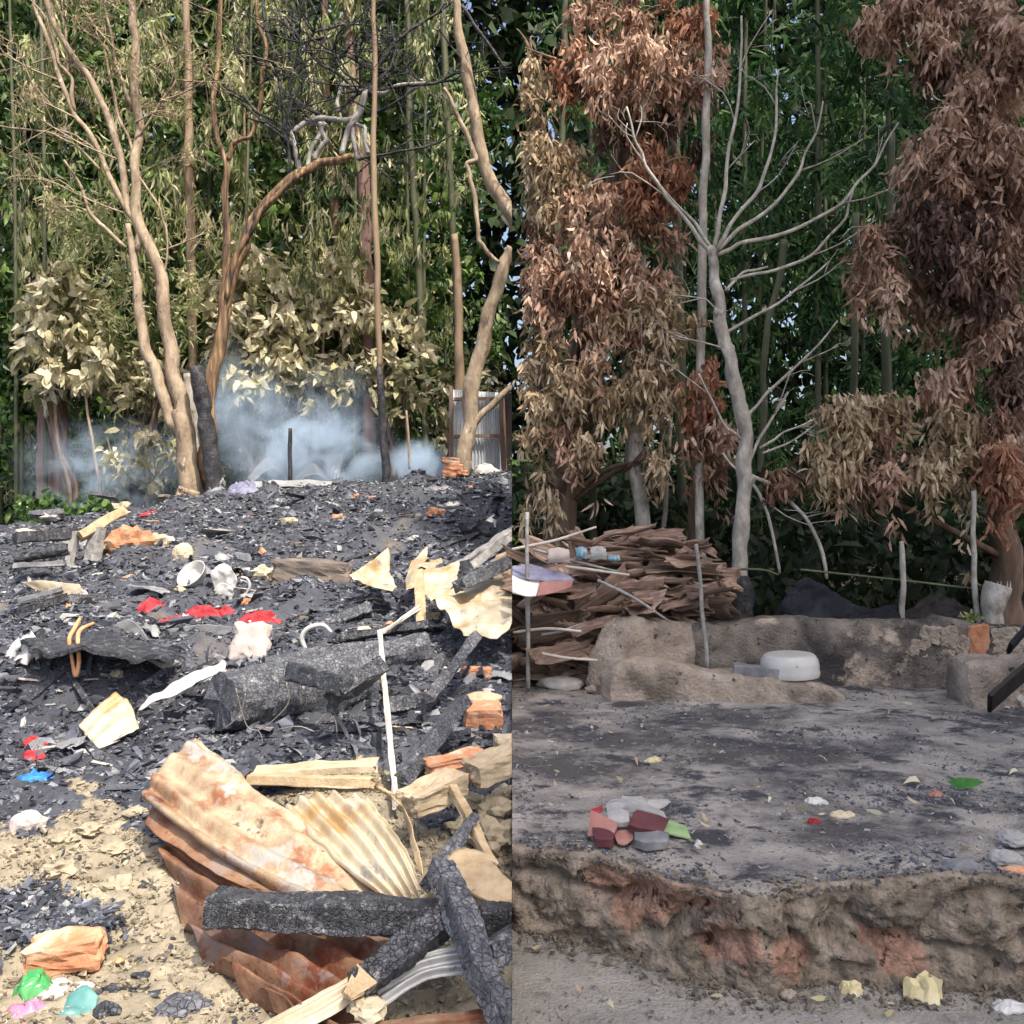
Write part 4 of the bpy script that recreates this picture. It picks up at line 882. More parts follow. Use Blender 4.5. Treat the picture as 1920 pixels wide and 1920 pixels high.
stem('fence_stake', [(1838, 1180), (1826, 1080), (1824, 1000), (1826, 920)], [11, 10, 9, 9], 7.0, 'greybark', 'tall pinkish stake at the right end of the mud wall', 'stake', sides=7)
stem('fence_stake', [(990, 1290), (990, 1180), (988, 1060), (988, 960)], [9, 9, 8, 7], 6.35, 'greywood', 'grey stake at the left edge in front of the sheaths', 'stake', sides=7)
stem('prop_stick', [(1326, 1252), (1320, 1180), (1314, 1100), (1305, 1020)], [8, 8, 8, 7], 6.35, 'greywood', 'thin grey stick leaning at the inner corner of the mud wall', 'stick', sides=7)

def blob_tree(name, label, trunk, mat, blobs, seed, stemr):
    """dead-leaved tree; blobs are (px, py, half width, half height, distance, sprays, leaf material)"""
    e = thing(name, P(trunk[0][0], trunk[0][1], stemr), label, 'tree'); mb = MB(); rg = random.Random(seed)
    limb(mb, trunk, [t[3] for t in trunk], stemr, 12, 6, .1)
    for (px, py, a, b, Y, n, m) in blobs:
        k = min(range(len(trunk)), key=lambda q: abs(trunk[q][1] - py - 90) + abs(trunk[q][0] - px) * .3); s = trunk[k]
        q = P(s[0], s[1], stemr); w = P(px, py, Y)
        tube(mb, [q, (q + w) / 2 + Vector((0, 0, .12)), w], [.035, .022, .009], 6, 4)
        for _ in range(5):
            z = P(px + rg.uniform(-.8, .8) * a, py + rg.uniform(-.7, .5) * b, Y + rg.uniform(-.2, .3)); tube(mb, [w + (q - w) * rg.uniform(0, .3), (w + z) / 2 + Vector((0, 0, .05)), z], [.012, .009, .005], 5, 3)
    mb.build('trunk', MT[mat], e, True)
    by = {}
    rng = np.random.default_rng(seed)
    for bi, (px, py, a, b, Y, n, m) in enumerate(blobs):
        C = []; tries = 0
        while len(C) < n * 1.12:
            u, v, w = rng.uniform(-1.12, 1.12, 3)
            if u * u + v * v + w * w * .6 > 1.1 + .9 * nz(u * 2.2 + bi * 7, v * 2.2, seed): continue
            k = int(rng.integers(6, 18))
            # a bunch: leaves crowd at the end of one twig and trail downward
            for _ in range(k):
                C.append(P(px + u * a + rng.normal() * 10, py + v * b + rng.exponential(20) - 12, Y + w * min(a, b) / F * Y * .8 + rng.normal() * .05)[:])
        by.setdefault(m, []).append((np.array(C), bi))
    for m, LL in by.items():
        Vs = []; Fs = []; Ts = []; off = 0
        for C, bi in LL:
            C = keep_side(C)
            if len(C) == 0: continue
            tv = np.clip(.5 + .5 * np.array([nz(c[0] * 3, c[1] * 3, c[2] * 3 + bi) for c in C]) * 1.4 + rng.normal(size=len(C)) * .16, 0, 1)
            V, Fc, t = sprays(C, 6, .125, .032, rng, 1.5, .75, .035, tv)
            Vs.append(V); Fs.append(Fc + off); Ts.append(t); off += len(V)
        mesh('crown', np.concatenate(Vs), np.concatenate(Fs), LF[m], e, np.concatenate(Ts))
    return e
blob_tree('dead_leaved_tree', 'tree with hanging pinkish brown dead leaves left of the bare tree',
    [(1040, 1080, 0, 60), (1055, 950, 0, 56), (1062, 820, 0, 52), (1075, 700, 0, 42), (1100, 560, 0, 34), (1150, 380, 0, 30), (1180, 220, 0, 26), (1190, 60, 0, 20), (1195, -60, 0, 15)], 'brownbark',
    [(1195, 125, 140, 70, 8.2, 250, 'brown'), (1110, 130, 70, 60, 8.3, 90, 'rusty'), (1190, 30, 140, 50, 8.4, 140, 'brown'), (1290, 30, 50, 50, 8.2, 60, 'rusty'), (1170, 215, 90, 60, 8.5, 110, 'dusk'), (1305, 150, 50, 60, 8.1, 90, 'brown'),
     (1235, 320, 90, 70, 8.1, 200, 'rusty'), (1150, 425, 110, 75, 8.2, 260, 'brown'), (1055, 320, 75, 45, 8.3, 120, 'tan'), (1000, 330, 50, 70, 8.2, 110, 'tan'), (985, 90, 30, 60, 8.2, 40, 'tan'), (985, 190, 28, 70, 8.2, 60, 'tan'), (1090, 515, 105, 60, 8.1, 230, 'brown'),
     (1180, 520, 70, 60, 8.0, 130, 'brown'), (995, 470, 40, 70, 8.2, 110, 'brown'), (1220, 590, 90, 45, 8.0, 140, 'tan'), (1100, 620, 60, 60, 8.1, 110, 'brown'), (1010, 720, 60, 110, 8.2, 210, 'tan'), (1090, 740, 60, 80, 8.0, 130, 'tan'), (1070, 830, 50, 60, 8.0, 60, 'brown'),
     (1160, 740, 50, 60, 8.1, 60, 'tan'), (1250, 710, 60, 45, 8.0, 80, 'tan'), (1325, 740, 25, 80, 7.9, 80, 'rusty'), (1340, 820, 40, 55, 7.9, 60, 'brown'), (1215, 860, 25, 50, 8.0, 26, 'tan'), (1010, 910, 40, 60, 8.3, 50, 'tan'), (1180, 640, 50, 40, 8.1, 60, 'brown'), (1260, 240, 60, 60, 8.5, 60, 'dusk')], 41, 8.8)
blob_tree('dead_leaved_tree', 'tree with masses of dark rust brown dead leaves at the right edge',
    [(1895, 1200, 0, 58), (1890, 1050, 0, 54), (1888, 900, 0, 46), (1892, 700, 0, 40), (1895, 500, 0, 34), (1890, 300, 0, 30), (1885, 100, 0, 24), (1880, -60, 0, 18)], 'brownbark',
    [(1780, 40, 150, 60, 7.6, 260, 'brown'), (1870, 100, 80, 80, 7.5, 190, 'brown'), (1720, 10, 80, 50, 7.6, 100, 'brown'), (1790, 120, 60, 50, 7.7, 90, 'dusk'), (1850, 190, 100, 60, 7.5, 190, 'brown'), (1800, 260, 70, 60, 7.5, 130, 'brown'), (1880, 290, 70, 70, 7.4, 160, 'brown'),
     (1760, 330, 80, 45, 7.5, 130, 'brown'), (1850, 360, 80, 50, 7.5, 130, 'brown'), (1790, 420, 100, 70, 7.4, 260, 'dusk'), (1880, 430, 60, 80, 7.4, 150, 'brown'), (1640, 470, 40, 50, 7.5, 70, 'brown'), (1632, 530, 42, 45, 7.5, 90, 'brown'), (1840, 510, 80, 60, 7.5, 180, 'dusk'), (1720, 530, 50, 45, 7.7, 60, 'brown'),
     (1850, 600, 80, 60, 7.6, 150, 'brown'), (1760, 590, 50, 40, 7.9, 36, 'tan'), (1890, 700, 45, 110, 7.6, 130, 'dusk'), (1782, 715, 46, 50, 7.5, 100, 'brown'), (1790, 770, 40, 36, 7.5, 46, 'tan'), (1580, 780, 55, 50, 7.4, 120, 'tan'), (1650, 780, 50, 45, 7.5, 80, 'tan'), (1570, 860, 50, 45, 7.4, 100, 'tan'), (1640, 870, 55, 50, 7.4, 110, 'brown'),
     (1770, 880, 65, 40, 7.4, 120, 'tan'), (1880, 880, 55, 50, 7.3, 130, 'rusty'), (1830, 850, 60, 30, 7.5, 50, 'brown'), (1700, 850, 40, 30, 7.5, 30, 'tan'), (1475, 895, 28, 22, 7.4, 14, 'brown'), (1890, 800, 40, 40, 7.5, 50, 'brown')], 43, 7.9)

# ------------------------------------------------------------------ things on the rubble mound
SIDE = 'L'
def one(name, mb, mat, label, cat, group=None, smooth=False, parent=None):
    return tag(mb.build(name, MT[mat], parent, smooth), label, cat, group)
def ctrl(rows, Y=None, dz=0.0):
    """rows of (px, py, Y) or (px, py) at one distance"""
    return [[P(a[0], a[1], a[2] if len(a) > 2 else Y) + Vector((0, 0, dz)) for a in r] for r in rows]
def quadsheet(name, rows, Y, mat, label, cat, corr=0, amp=0.0, crump=.01, csc=6, nu=24, nv=18, thick=.004, ragged=.03, group=None, seed=0.0, smooth=True, parent=None):
    mb = MB(); sheet(mb, ctrl(rows, Y), nu, nv, corr, amp, crump, csc, thick, ragged, seed=seed); return one(name, mb, mat, label, cat, group, smooth, parent)
def timber(name, a, b, w, h, mat, label, cat, roll=.2, kind='box', crack=0.0, rough=.006, segs=26, group=None, taper=1.0, seed=1.0, jag=.02, smooth=False):
    mb = MB(); beam(mb, P(*a), P(*b), w, h, roll, kind, segs, 20 if kind == 'round' else 16, rough, crack, taper=taper, seed=seed, jag=jag); return one(name, mb, mat, label, cat, group, smooth)
def block(name, px, py, size, mat, label, cat, rz=0.0, tilt=(0, 0), chip=.15, seed=0.0, Y=None, lift=0.0, group=None, rough=.008):
    c = GL(px, py) if Y is None else P(px, py, Y); mb = MB(); roughbox(mb, (c.x, c.y, c.z + size[2] * .5 + lift), size, rz, tilt, rough, 6, chip, seed); return one(name, mb, mat, label, cat, group)
def stone(name, px, py, r, mat, label, cat, amp=.3, seed=0.0, sub=3, Y=None, group=None, smooth=False):
    if 'clod' in name or 'lump' in name: amp *= 1.5
    c = GL(px, py) if Y is None else P(px, py, Y); mb = MB(); lump(mb, (c.x, c.y, c.z + r[2] * .55), r, sub, amp, 1.3, seed); return one(name, mb, mat, label, cat, group, smooth)
def rag(name, px, py, w, d, h, mat, label, cat, seed=0.0, group=None, n=20, G=None, fold=3.0, smooth=True):
    """crumpled piece of cloth, paper or film with an uneven outline lying on the ground"""
    c = (G or GL)(px, py); V = []; Fc = []
    for j in range(n + 1):
        for i in range(n + 1):
            a = i / n * 2 - 1; b = j / n * 2 - 1; m = max(abs(a), abs(b)); r = math.hypot(a, b) + 1e-6
            a, b = a * m / r, b * m / r
            k = 1 + .35 * nz(a * 1.5 + seed, b * 1.5, 2) 
            x = c.x + a * k * w / 2; y = c.y + b * k * d / 2
            base = (zl(x, y) if SIDE == 'L' else (fl(x, y) if y > yb(x) + .02 else .004))
            q = 1 - min(1, m) ** 2
            hh = h * (.75 * q ** .6 * (.45 + .9 * abs(nz(a * 1.3 + seed, b * 1.3, 1.7))) + .55 * abs(fb(a * 1.9 + seed, b * 1.9, 7.7, 1, 3)) * (.35 + .65 * q)) + .004
            V.append((x + h * .4 * nz(a * 2, b * 2 + seed, 5), y + h * .3 * nz(a * 2 + 4, b * 2 + seed, 5), max(base, base * .6 + c.z * .4) + hh))
    m_ = (n + 1) ** 2; V = np.array(V); V2 = V - np.array([0, 0, .006]); V = np.concatenate([V, V2]); I = lambda j, i: j * (n + 1) + i
    for j in range(n):
        for i in range(n):
            q = (I(j, i), I(j, i + 1), I(j + 1, i + 1), I(j + 1, i)); Fc.append(q); Fc.append(tuple(m_ + k for k in q[::-1]))
    bd = [I(0, i) for i in range(n)] + [I(j, n) for j in range(n)] + [I(n, i) for i in range(n, 0, -1)] + [I(j, 0) for j in range(n, 0, -1)]
    for k in range(len(bd)): a, b = bd[k], bd[(k + 1) % len(bd)]; Fc.append((a, m_ + a, m_ + b, b))
    return tag(mesh(name, V, Fc, MT[mat], None, None, smooth), label, cat, group)

# --- crest of the mound
for k, (px, py, rz) in enumerate(((846, 888, .2), (850, 876, -.15), (845, 864, .1))):
    p = P(px, py, 11.6); mb = MB(); roughbox(mb, (p.x, p.y, p.z), (.24, .12, .085), rz, (.03, .04 * k), .006, 6, .15, k * 3.1)
    one('brick', mb, 'brick', ('orange brick at the bottom of the small stack below the bent tree', 'orange brick in the middle of the small stack below the bent tree', 'orange brick on top of the small stack below the bent tree')[k], 'brick', 'bricks stacked below the bent tree')
p = P(868, 886, 11.55); mb = MB(); roughbox(mb, p, (.14, .1, .07), .5, (.1, .2), .006, 5, .2, 9.0); one('brick', mb, 'brick', 'broken orange brick lying against the small stack', 'brick')
rag('white_sack', 912, 884, .34, .25, .15, 'white', 'crumpled white sack on the crest below the corrugated fence', 'sack', 4)
quadsheet('tin_sheet', [[(462, 898, 13.2), (500, 858, 13.4), (535, 872, 13.5)], [(470, 908, 13.1), (510, 880, 13.2), (540, 905, 13.2)]], 12.3, 'greytin', 'bent tin sheet arching up left of the thin post in the smoke', 'tin sheet', 7, .012, .01)
quadsheet('tin_sheet', [[(550, 898, 13.3), (585, 868, 13.5), (612, 890, 13.5)], [(552, 908, 13.2), (590, 890, 13.2), (625, 908, 13.2)]], 12.3, 'greytin', 'small pale tin sheet right of the thin post in the smoke', 'tin sheet', 6, .012, .01)
quadsheet('tin_sheet', [[(612, 905, 13.3), (622, 866, 13.4), (640, 850, 13.4)], [(632, 908, 13.2), (638, 880, 13.3), (642, 862, 13.3)]], 12.3, 'greytin', 'torn white tin strip sticking up in the smoke', 'tin sheet', 3, .012, .02)
quadsheet('roof_strip', [[(470, 903, 12.1), (560, 900, 12.1), (690, 905, 12.05)], [(470, 914, 11.9), (560, 913, 11.9), (700, 914, 11.85)]], 12, 'greytin', 'long flat grey tin strip lying along the crest of the mound', 'tin sheet', 0, 0, .015)
rag('cloth_heap', 455, 926, .42, .3, .22, 'purple', 'violet grey cloth heap on the crest right of the charred stump', 'cloth', 6)
rag('cloth_heap', 405, 922, .3, .25, .22, 'slate', 'dark grey cloth heap at the foot of the charred stump', 'cloth', 8)
block('wood_chunk', 352, 940, (.28, .2, .16), 'palebark', 'torn pale root wood at the foot of the forked tree', 'wood', .4, (.2, .3), .4, 2.2)
rag('red_cloth', 289, 966, .34, .2, .09, 'red', 'faded red cloth lying below the foot of the forked tree', 'cloth', 11)
for k, (px, py, w, m, l) in enumerate(((698, 936, .2, 'salmon', 'faded pink scrap just below the crest left of the pole tree'), (760, 938, .22, 'white', 'white ash scrap just below the crest right of the pole tree'), (815, 918, .42, 'slate', 'flat grey slate near the crest left of the brick stack'), (885, 916, .22, 'orange', 'orange plastic scrap below the white sack'), (850, 948, .22, 'white', 'small white flake on the slope below the brick stack'), (470, 973, .16, 'salmon', 'pinkish brick crumb in the middle of the charcoal slope'))):
    rag('scrap', px, py, w, w * .6, .05, m, l, 'scrap', 20 + k * 3.7, n=10)

# --- left middle ground
c0 = GL(185, 1052); Yt = c0.y
e = thing('split_timber', c0, 'pale split timber block standing tilted left of the orange brown clod', 'timber')
mb = MB(); beam(mb, P(152, 1004, Yt - .1), P(232, 958, Yt + .2), .12, .10, .3, 'box', 18, 16, .008, jag=.03); mb.build('split_top', MT['drywood'], e)
mb = MB(); beam(mb, P(172, 1052, Yt - .05), P(186, 990, Yt), .14, .12, .5, 'box', 14, 16, .012, seed=4); mb.build('stump', MT['greywood'], e)
timber('stake', (127, 1066, GL(127, 1066).y), (142, 998, GL(127, 1066).y + .1), .075, .06, 'greywood', 'short grey stake leaning beside the pale split timber', 'stake', .3, rough=.006)
timber('charred_beam', (30, 1010, 8.9), (138, 1000, 9.3), .13, .12, 'char', 'charred beam lying at the far left edge behind the grey stake', 'beam', crack=.012)
timber('charred_log', (28, 1045, 8.6), (124, 1030, 8.8), .14, .12, 'char', 'charred log lying at the far left edge left of the grey stake', 'log', kind='round', crack=.012, seed=3)
timber('ash_board', (30, 1062, 8.45), (120, 1056, 8.5), .08, .05, 'slate', 'ash grey board at the left edge below the charred logs', 'board')
stone('pebble', 145, 981, (.06, .05, .04), 'white', 'small white pebble left of the pale split timber', 'stone', .15)
mb = MB(); p = GL(110, 998); sheet(mb, [[p + Vector((-.5, .1, .05)), p + Vector((-.1, .1, -.02)), p + Vector((.25, .1, .06))], [p + Vector((-.5, -.1, .02)), p + Vector((-.1, -.1, -.06)), p + Vector((.25, -.1, .03))]], 16, 6, crump=.015, thick=.01); one('curled_sheet', mb, 'cream', 'curled pale sheet lying on the charred beam at the far left', 'tin sheet', None, True)
stone('clod', 243, 1046, (.21, .16, .20), 'rustclod', 'orange brown clod of burnt earth right of the pale split timber', 'clod', .35, 3)
stone('clod', 290, 1035, (.17, .14, .11), 'sand', 'tan earth clod right of the orange brown clod', 'clod', .4, 5)
stone('clod', 200, 1040, (.15, .14, .13), 'sand', 'tan earth clod behind the split timber', 'clod', .4, 7)
stone('cream_stone', 343, 1052, (.105, .09, .12), 'cream', 'smooth cream stone above the white bowl', 'stone', .14, 6)
rag('white_scrap', 384, 1034, .2, .14, .08, 'white', 'white crust lying right of the cream stone', 'scrap', 9, n=12)
timber('charred_pole', (222, 1112, GL(222, 1118).y), (350, 1080, GL(350, 1088).y), .10, .10, 'charlight', 'ridged charred pole left of the white bowl', 'pole', kind='round', crack=.012, seed=5)
# bowl
p = GL(368, 1108, .05); mb = MB(); prof = [(.0, .0), (.05, .0), (.09, .02), (.125, .06), (.14, .11), (.145, .115), (.136, .115), (.12, .065), (.085, .028), (.0, .014)]
V = []; Fc = []; m_ = 28; R = Matrix.Rotation(-.5, 3, 'Y') @ Matrix.Rotation(.75, 3, 'X')
for (r, z) in prof:
    for k in range(m_): V.append(p + Vector((0, 0, .06)) + R @ Vector((r * math.cos(6.2832 * k / m_), r * math.sin(6.2832 * k / m_), z - .03)))
for j in range(len(prof) - 1):
    for k in range(m_): k2 = (k + 1) % m_; Fc.append((j * m_ + k, j * m_ + k2, (j + 1) * m_ + k2, (j + 1) * m_ + k))
mb.add(V, Fc); one('bowl', mb, 'ceram', 'white bowl tipped on its side in the charcoal', 'bowl', None, True)
stone('white_lump', 342, 1112, (.07, .06, .05), 'cream', 'white lump at the lip of the tipped bowl', 'stone', .3, 8)
for k, (rows, l) in enumerate((([[(392, 1072), (415, 1056), (432, 1062)], [(400, 1100), (425, 1080), (446, 1086)], [(404, 1118), (432, 1110), (440, 1104)]], 'crumpled white tin scrap right of the tipped bowl, upper piece'), ([[(392, 1122), (412, 1092), (436, 1100)], [(396, 1142), (420, 1120), (440, 1112)], [(404, 1150), (428, 1132), (432, 1128)]], 'crumpled white tin scrap right of the tipped bowl, lower piece'))):
    quadsheet('tin_scrap', rows, GL(415, 1128).y, 'ceram', l, 'tin scrap', 0, 0, .025, 9, seed=k * 3.0)
mb = MB(); yy = GL(460, 1120).y; tube(mb, [P(452, 1082, yy), P(464, 1086, yy), P(468, 1100, yy), P(460, 1116, yy)], [.012, .014, .014, .01], 6, 5); one('white_tube', mb, 'ceram', 'short bent white tube beside the crumpled tin scraps', 'tube', None, True)
stone('clod', 495, 1088, (.13, .1, .09), 'cream', 'pale clod left of the smoked mud block', 'clod', .4, 11)
p = GL(580, 1098); mb = MB(); roughbox(mb, (p.x, p.y + .15, p.z + .09), (.68, .28, .25), .05, (0, .06), .02, 8, .15, 4.0); one('mud_block', mb, 'mudcube', 'long smoked mud block half buried in the charcoal slope', 'block')
# red cloths
for k, (px, py, w, d, h, l) in enumerate(((292, 1146, .2, .24, .11, 'red cloth below the charred pole, left of the grey plate'), (325, 1172, .22, .13, .06, 'small red cloth below the upright red one'), (400, 1158, .34, .1, .08, 'long red cloth strip in the middle of the row of red rags'), (482, 1174, .26, .16, .1, 'bunched red cloth above the pinkish stone'), (528, 1128, .3, .24, .05, 'flat pinkish red cloth right of the white tin scraps'), (488, 1126, .1, .08, .05, 'small pinkish red rag left of the flat red cloth'), (368, 1224, .09, .07, .05, 'tiny red rag between the white strip and the grey plate'), (62, 1400, .14, .07, .05, 'red rag at the left edge, upper one'), (62, 1424, .1, .06, .04, 'red rag at the left edge, lower one'))):
    rag('red_cloth', px, py, w * 1.25, d * 1.3, h * 1.35, 'red', l, 'cloth', 30 + k * 2.3, 'red rags in the rubble', 16)
rag('white_scrap', 345, 1162, .13, .1, .05, 'plasw', 'white rag between the red cloths', 'scrap', 44, n=10)
rag('white_scrap', 560, 1138, .12, .12, .06, 'cream', 'cream torn edge beside the flat pinkish red cloth', 'scrap', 46, n=10)
for k, (rows, l) in enumerate((([[(310, 1180), (380, 1170), (440, 1176)], [(330, 1200), (395, 1205), (436, 1182)]], 'flat grey plate left of the pinkish stone'), ([[(205, 1180), (240, 1160), (265, 1175)], [(220, 1215), (250, 1195), (285, 1205)]], 'bent dark plate standing right of the orange plastic loop'))):
    quadsheet('grey_plate', rows, GL(380, 1200).y if k == 0 else GL(240, 1205).y, 'slate', l, 'plate', 0, 0, .012, 5, seed=k * 2.0, thick=.02)
p = GL(470, 1232); mb = MB(); roughbox(mb, (p.x, p.y, p.z + .1), (.25, .10, .27), .1, (-.35, .05), .02, 8, .5, 2.0); one('grey_stone', mb, 'pinkstone', 'pinkish grey rounded stone behind the big charred log', 'stone', None, True)
# orange loop
mb = MB(); yy = 5.72; tube(mb, [P(150, 1160, yy + .1), P(140, 1178, yy), P(130, 1198, yy - .05), P(134, 1230, yy - .06), P(142, 1268, yy - .06), P(148, 1240, yy - .06), P(146, 1205, yy - .05), P(150, 1182, yy), P(176, 1168, yy + .08)], [.012, .014, .014, .012, .014, .014, .014, .014, .01], 6, 6); one('plastic_strip', mb, 'orange', 'orange plastic strip hanging in a loop over the dark hollow', 'strip', None, True)
rag('yellow_scrap', 155, 1166, .18, .1, .06, 'cream', 'yellowish scrap above the orange plastic loop', 'scrap', 50, n=10)
rag('orange_scrap', 128, 1140, .1, .06, .05, 'orange', 'orange scrap at the left above the plastic loop', 'scrap', 52, n=10)
quadsheet('curled_sheet', [[(38, 1092), (80, 1088), (150, 1096)], [(60, 1104), (110, 1116), (160, 1112)]], 7.6, 'creamtin', 'curled cream tin sheet at the left edge above the plastic loop', 'tin sheet', 0, 0, .03, 5, seed=6.0)
timber('grey_board', (30, 1128, 7.3), (110, 1105, 7.6), .1, .04, 'slate', 'grey board at the left edge below the curled cream sheet', 'board')
timber('charred_beam', (30, 1150, 7.0), (120, 1122, 7.3), .1, .08, 'char', 'charred beam at the left edge under the grey board', 'beam', crack=.01, seed=8)
rag('white_cloth', 48, 1228, .22, .15, .16, 'plasw', 'white torn cloth at the left edge beside the dark hollow', 'cloth', 55)
quadsheet('charred_sheet', [[(150, 1190, 6.0), (190, 1185, 6.0), (240, 1200, 6.0)], [(140, 1215, 5.75), (195, 1225, 5.7), (235, 1235, 5.75)]], 6, 'char', 'crumpled black sheet over the dark hollow', 'sheet', 0, 0, .05, 5, seed=8.0, thick=.01)
timber('pale_board', (240, 1206, 6.0), (318, 1246, 5.75), .115, .03, 'greywood', 'short pale grey board sloping right above the torn white strip', 'board', .0, rough=.003)
quadsheet('torn_strip', [[(425, 1238, 5.6), (400, 1245, 5.55), (340, 1272, 5.4), (290, 1300, 5.2), (254, 1330, 5.1)], [(428, 1258, 5.5), (395, 1268, 5.45), (350, 1290, 5.3), (300, 1312, 5.1), (258, 1336, 5.0)]], None, 'white', 'long torn white strip running down to the left of the big log', 'strip', 0, 0, .02, 8, 40, 8, .008, .06)
mb = MB(); sheet(mb, ctrl([[(215, 1297, 5.25), (180, 1325, 5.15), (146, 1360, 5.05)], [(245, 1318, 5.2), (205, 1348, 5.08), (164, 1385, 4.95)], [(262, 1368, 5.0), (222, 1388, 4.95), (184, 1407, 4.88)]]), 20, 24, 3.2, .008, .006, 6, .004, .02); one('curved_tile', mb, 'creamtin', 'curved ribbed cream tile lying left of the torn strip', 'tile', None, True)
# --- big log and the beams round it
timber('charred_log', (418, 1312, 5.05), (680, 1275, 5.65), .37, .36, 'charlight', 'thick charred log with cracked skin, the largest in the rubble', 'log', kind='round', crack=.014, rough=.02, segs=60, seed=2, jag=.04, smooth=False)
timber('charred_log', (500, 1262, 5.9), (800, 1215, 6.3), .22, .22, 'charlight', 'long ash grey charred log behind the largest log', 'log', kind='round', crack=.012, rough=.016, segs=50, seed=6)
timber('charred_log', (490, 1245, 6.1), (640, 1222, 6.3), .12, .1, 'charlight', 'thin charred log behind the long grey one', 'log', kind='round', crack=.01, seed=9)
mb = MB(); beam(mb, P(556, 1262, 5.0), P(648, 1288, 4.7), .13, .10, .3, 'box', 24, 16, .008, .006, seed=3); beam(mb, P(628, 1300, 4.72), P(708, 1256, 4.95), .16, .10, .7, 'box', 24, 16, .01, .004, seed=5)
one('charred_bracket', mb, 'char', 'black elbow shaped charred timber lying on the largest log', 'timber')
timber('charred_beam', (800, 1318, 5.2), (888, 1200, 5.9), .13, .07, 'charlight', 'flat charred beam slanting up right, above the bricks', 'beam', .9, crack=.008, segs=36, seed=4)
timber('charred_beam', (748, 1465, 4.25), (868, 1318, 4.95), .10, .08, 'charlight', 'grey charred beam slanting up from the foot of the white stick', 'beam', .5, rough=.007, segs=36, seed=7)
timber('charred_beam', (720, 1325, 5.4), (808, 1312, 5.5), .1, .1, 'charlight', 'short cracked charred beam right of the white stick', 'beam', .4, crack=.014, segs=30, seed=8)
timber('charred_beam', (640, 1196, 6.5), (800, 1172, 6.7), .08, .07, 'char', 'thin charred beam under the big crumpled sheet', 'beam', .4, crack=.008, segs=30, seed=9)
timber('charred_beam', (590, 1180, 6.9), (690, 1140, 7.1), .11, .09, 'charlight', 'cracked charred beam behind the curved white pipe', 'beam', .4, crack=.012, segs=30, seed=10)
timber('white_stick', (743, 1512, 4.05), (712, 1186, 5.6), .030, .030, 'whitestick', 'long white bamboo stick standing upright in the rubble', 'stick', kind='round', rough=.003, segs=30, taper=1.1)
timber('thin_lath', (716, 1186, 6.4), (802, 1128, 6.9), .03, .015, 'whitestick', 'thin pale lath leaning towards the wooden upright', 'lath')
mb = MB(); yy = 6.3; tube(mb, [P(573, 1218, yy), P(566, 1196, yy), P(578, 1178, yy), P(605, 1172, yy), P(622, 1186, yy)], [.016, .018, .018, .016, .012], 8, 6); one('curved_pipe', mb, 'ceram', 'curved white pipe in the charcoal right of the pinkish stone', 'pipe', None, True)
rag('cream_scrap', 670, 1195, .3, .14, .09, 'cream', 'cream crust pieces left of the top of the white stick', 'scrap', 60)
for k, (pp) in enumerate((((442, 1290), (455, 1340), (468, 1366), (495, 1364), (540, 1320), (537, 1280)), ((420, 1366), (440, 1350), (455, 1325), (460, 1300)), ((590, 1362), (612, 1338), (628, 1350), (632, 1375)), ((470, 1368), (486, 1372), (492, 1392), (485, 1398)), ((520, 1368), (560, 1362), (590, 1372)))):
    mb = MB(); tube(mb, [P(a, b, 4.72) for a, b in pp], [.0035] * len(pp), 5, 5); one('wire', mb, 'wire', ('pale wire looping over the end of the largest log', 'pale wire end left of the loop', 'small wire hoop under the largest log', 'curled wire tip under the largest log', 'straight wire under the largest log')[k], 'wire', None, True)
# --- right middle: tin, boards
quadsheet('cream_sheet', [[(652, 1080, 7.2), (700, 1048, 7.6), (726, 1028, 7.8)], [(668, 1092, 7.2), (712, 1076, 7.5), (732, 1056, 7.7)], [(738, 1112, 7.1), (745, 1100, 7.3), (730, 1080, 7.5)]], None, 'creamtin', 'folded cream tin sheet standing left of the wooden upright', 'tin sheet', 0, 0, .035, 5, seed=1.0)
quadsheet('cream_sheet', [[(772, 1050, 7.5), (788, 1038, 7.6), (802, 1025, 7.7)], [(760, 1085, 7.3), (782, 1062, 7.4), (800, 1050, 7.5)], [(762, 1110, 7.0), (780, 1095, 7.1), (785, 1070, 7.2)]], None, 'creamtin', 'narrow cream tin fold behind the wooden upright', 'tin sheet', 0, 0, .03, 5, seed=2.0)
mb = MB(); sheet(mb, ctrl([[(780, 1070, 7.15), (820, 1062, 7.2), (866, 1048, 7.35)], [(790, 1105, 6.95), (825, 1098, 7.0), (860, 1078, 7.1)], [(800, 1125, 6.8), (830, 1118, 6.85), (855, 1095, 6.95)]]), 30, 40, 0, 0, .022, 6, .004, .05, seed=4.0); one('cream_sheet', mb, 'creamtin', 'upright cream tin sheet with faint ribs right of the wooden upright', 'tin sheet', None, True)
timber('wooden_upright', (790, 1170, 6.75), (785, 1072, 6.95), .075, .04, 'drywood', 'short tan wooden upright between the cream tin sheets', 'post', rough=.003)
stone('clod', 806, 1168, (.075, .06, .07), 'cream', 'cream clod at the foot of the wooden upright', 'clod', .35, 15)
quadsheet('crumpled_sheet', [[(802, 1122, 6.7), (850, 1100, 6.9), (910, 1088, 7.0), (965, 1092, 7.05)], [(830, 1148, 6.45), (872, 1135, 6.55), (920, 1128, 6.6), (968, 1132, 6.6)], [(870, 1185, 6.15), (900, 1194, 6.1), (932, 1199, 6.05), (968, 1168, 6.2)]], None, 'creamtin', 'big crumpled silvery tin sheet at the seam above the charred beams', 'tin sheet', 3, .022, .05, 3.2, 44, 36, .004, .02, seed=5.0, smooth=False)
timber('charred_beam', (862, 1098, 6.6), (945, 1058, 7.0), .12, .10, 'charlight', 'charred beam lying on the big crumpled sheet', 'beam', .3, crack=.012, segs=30, seed=11)
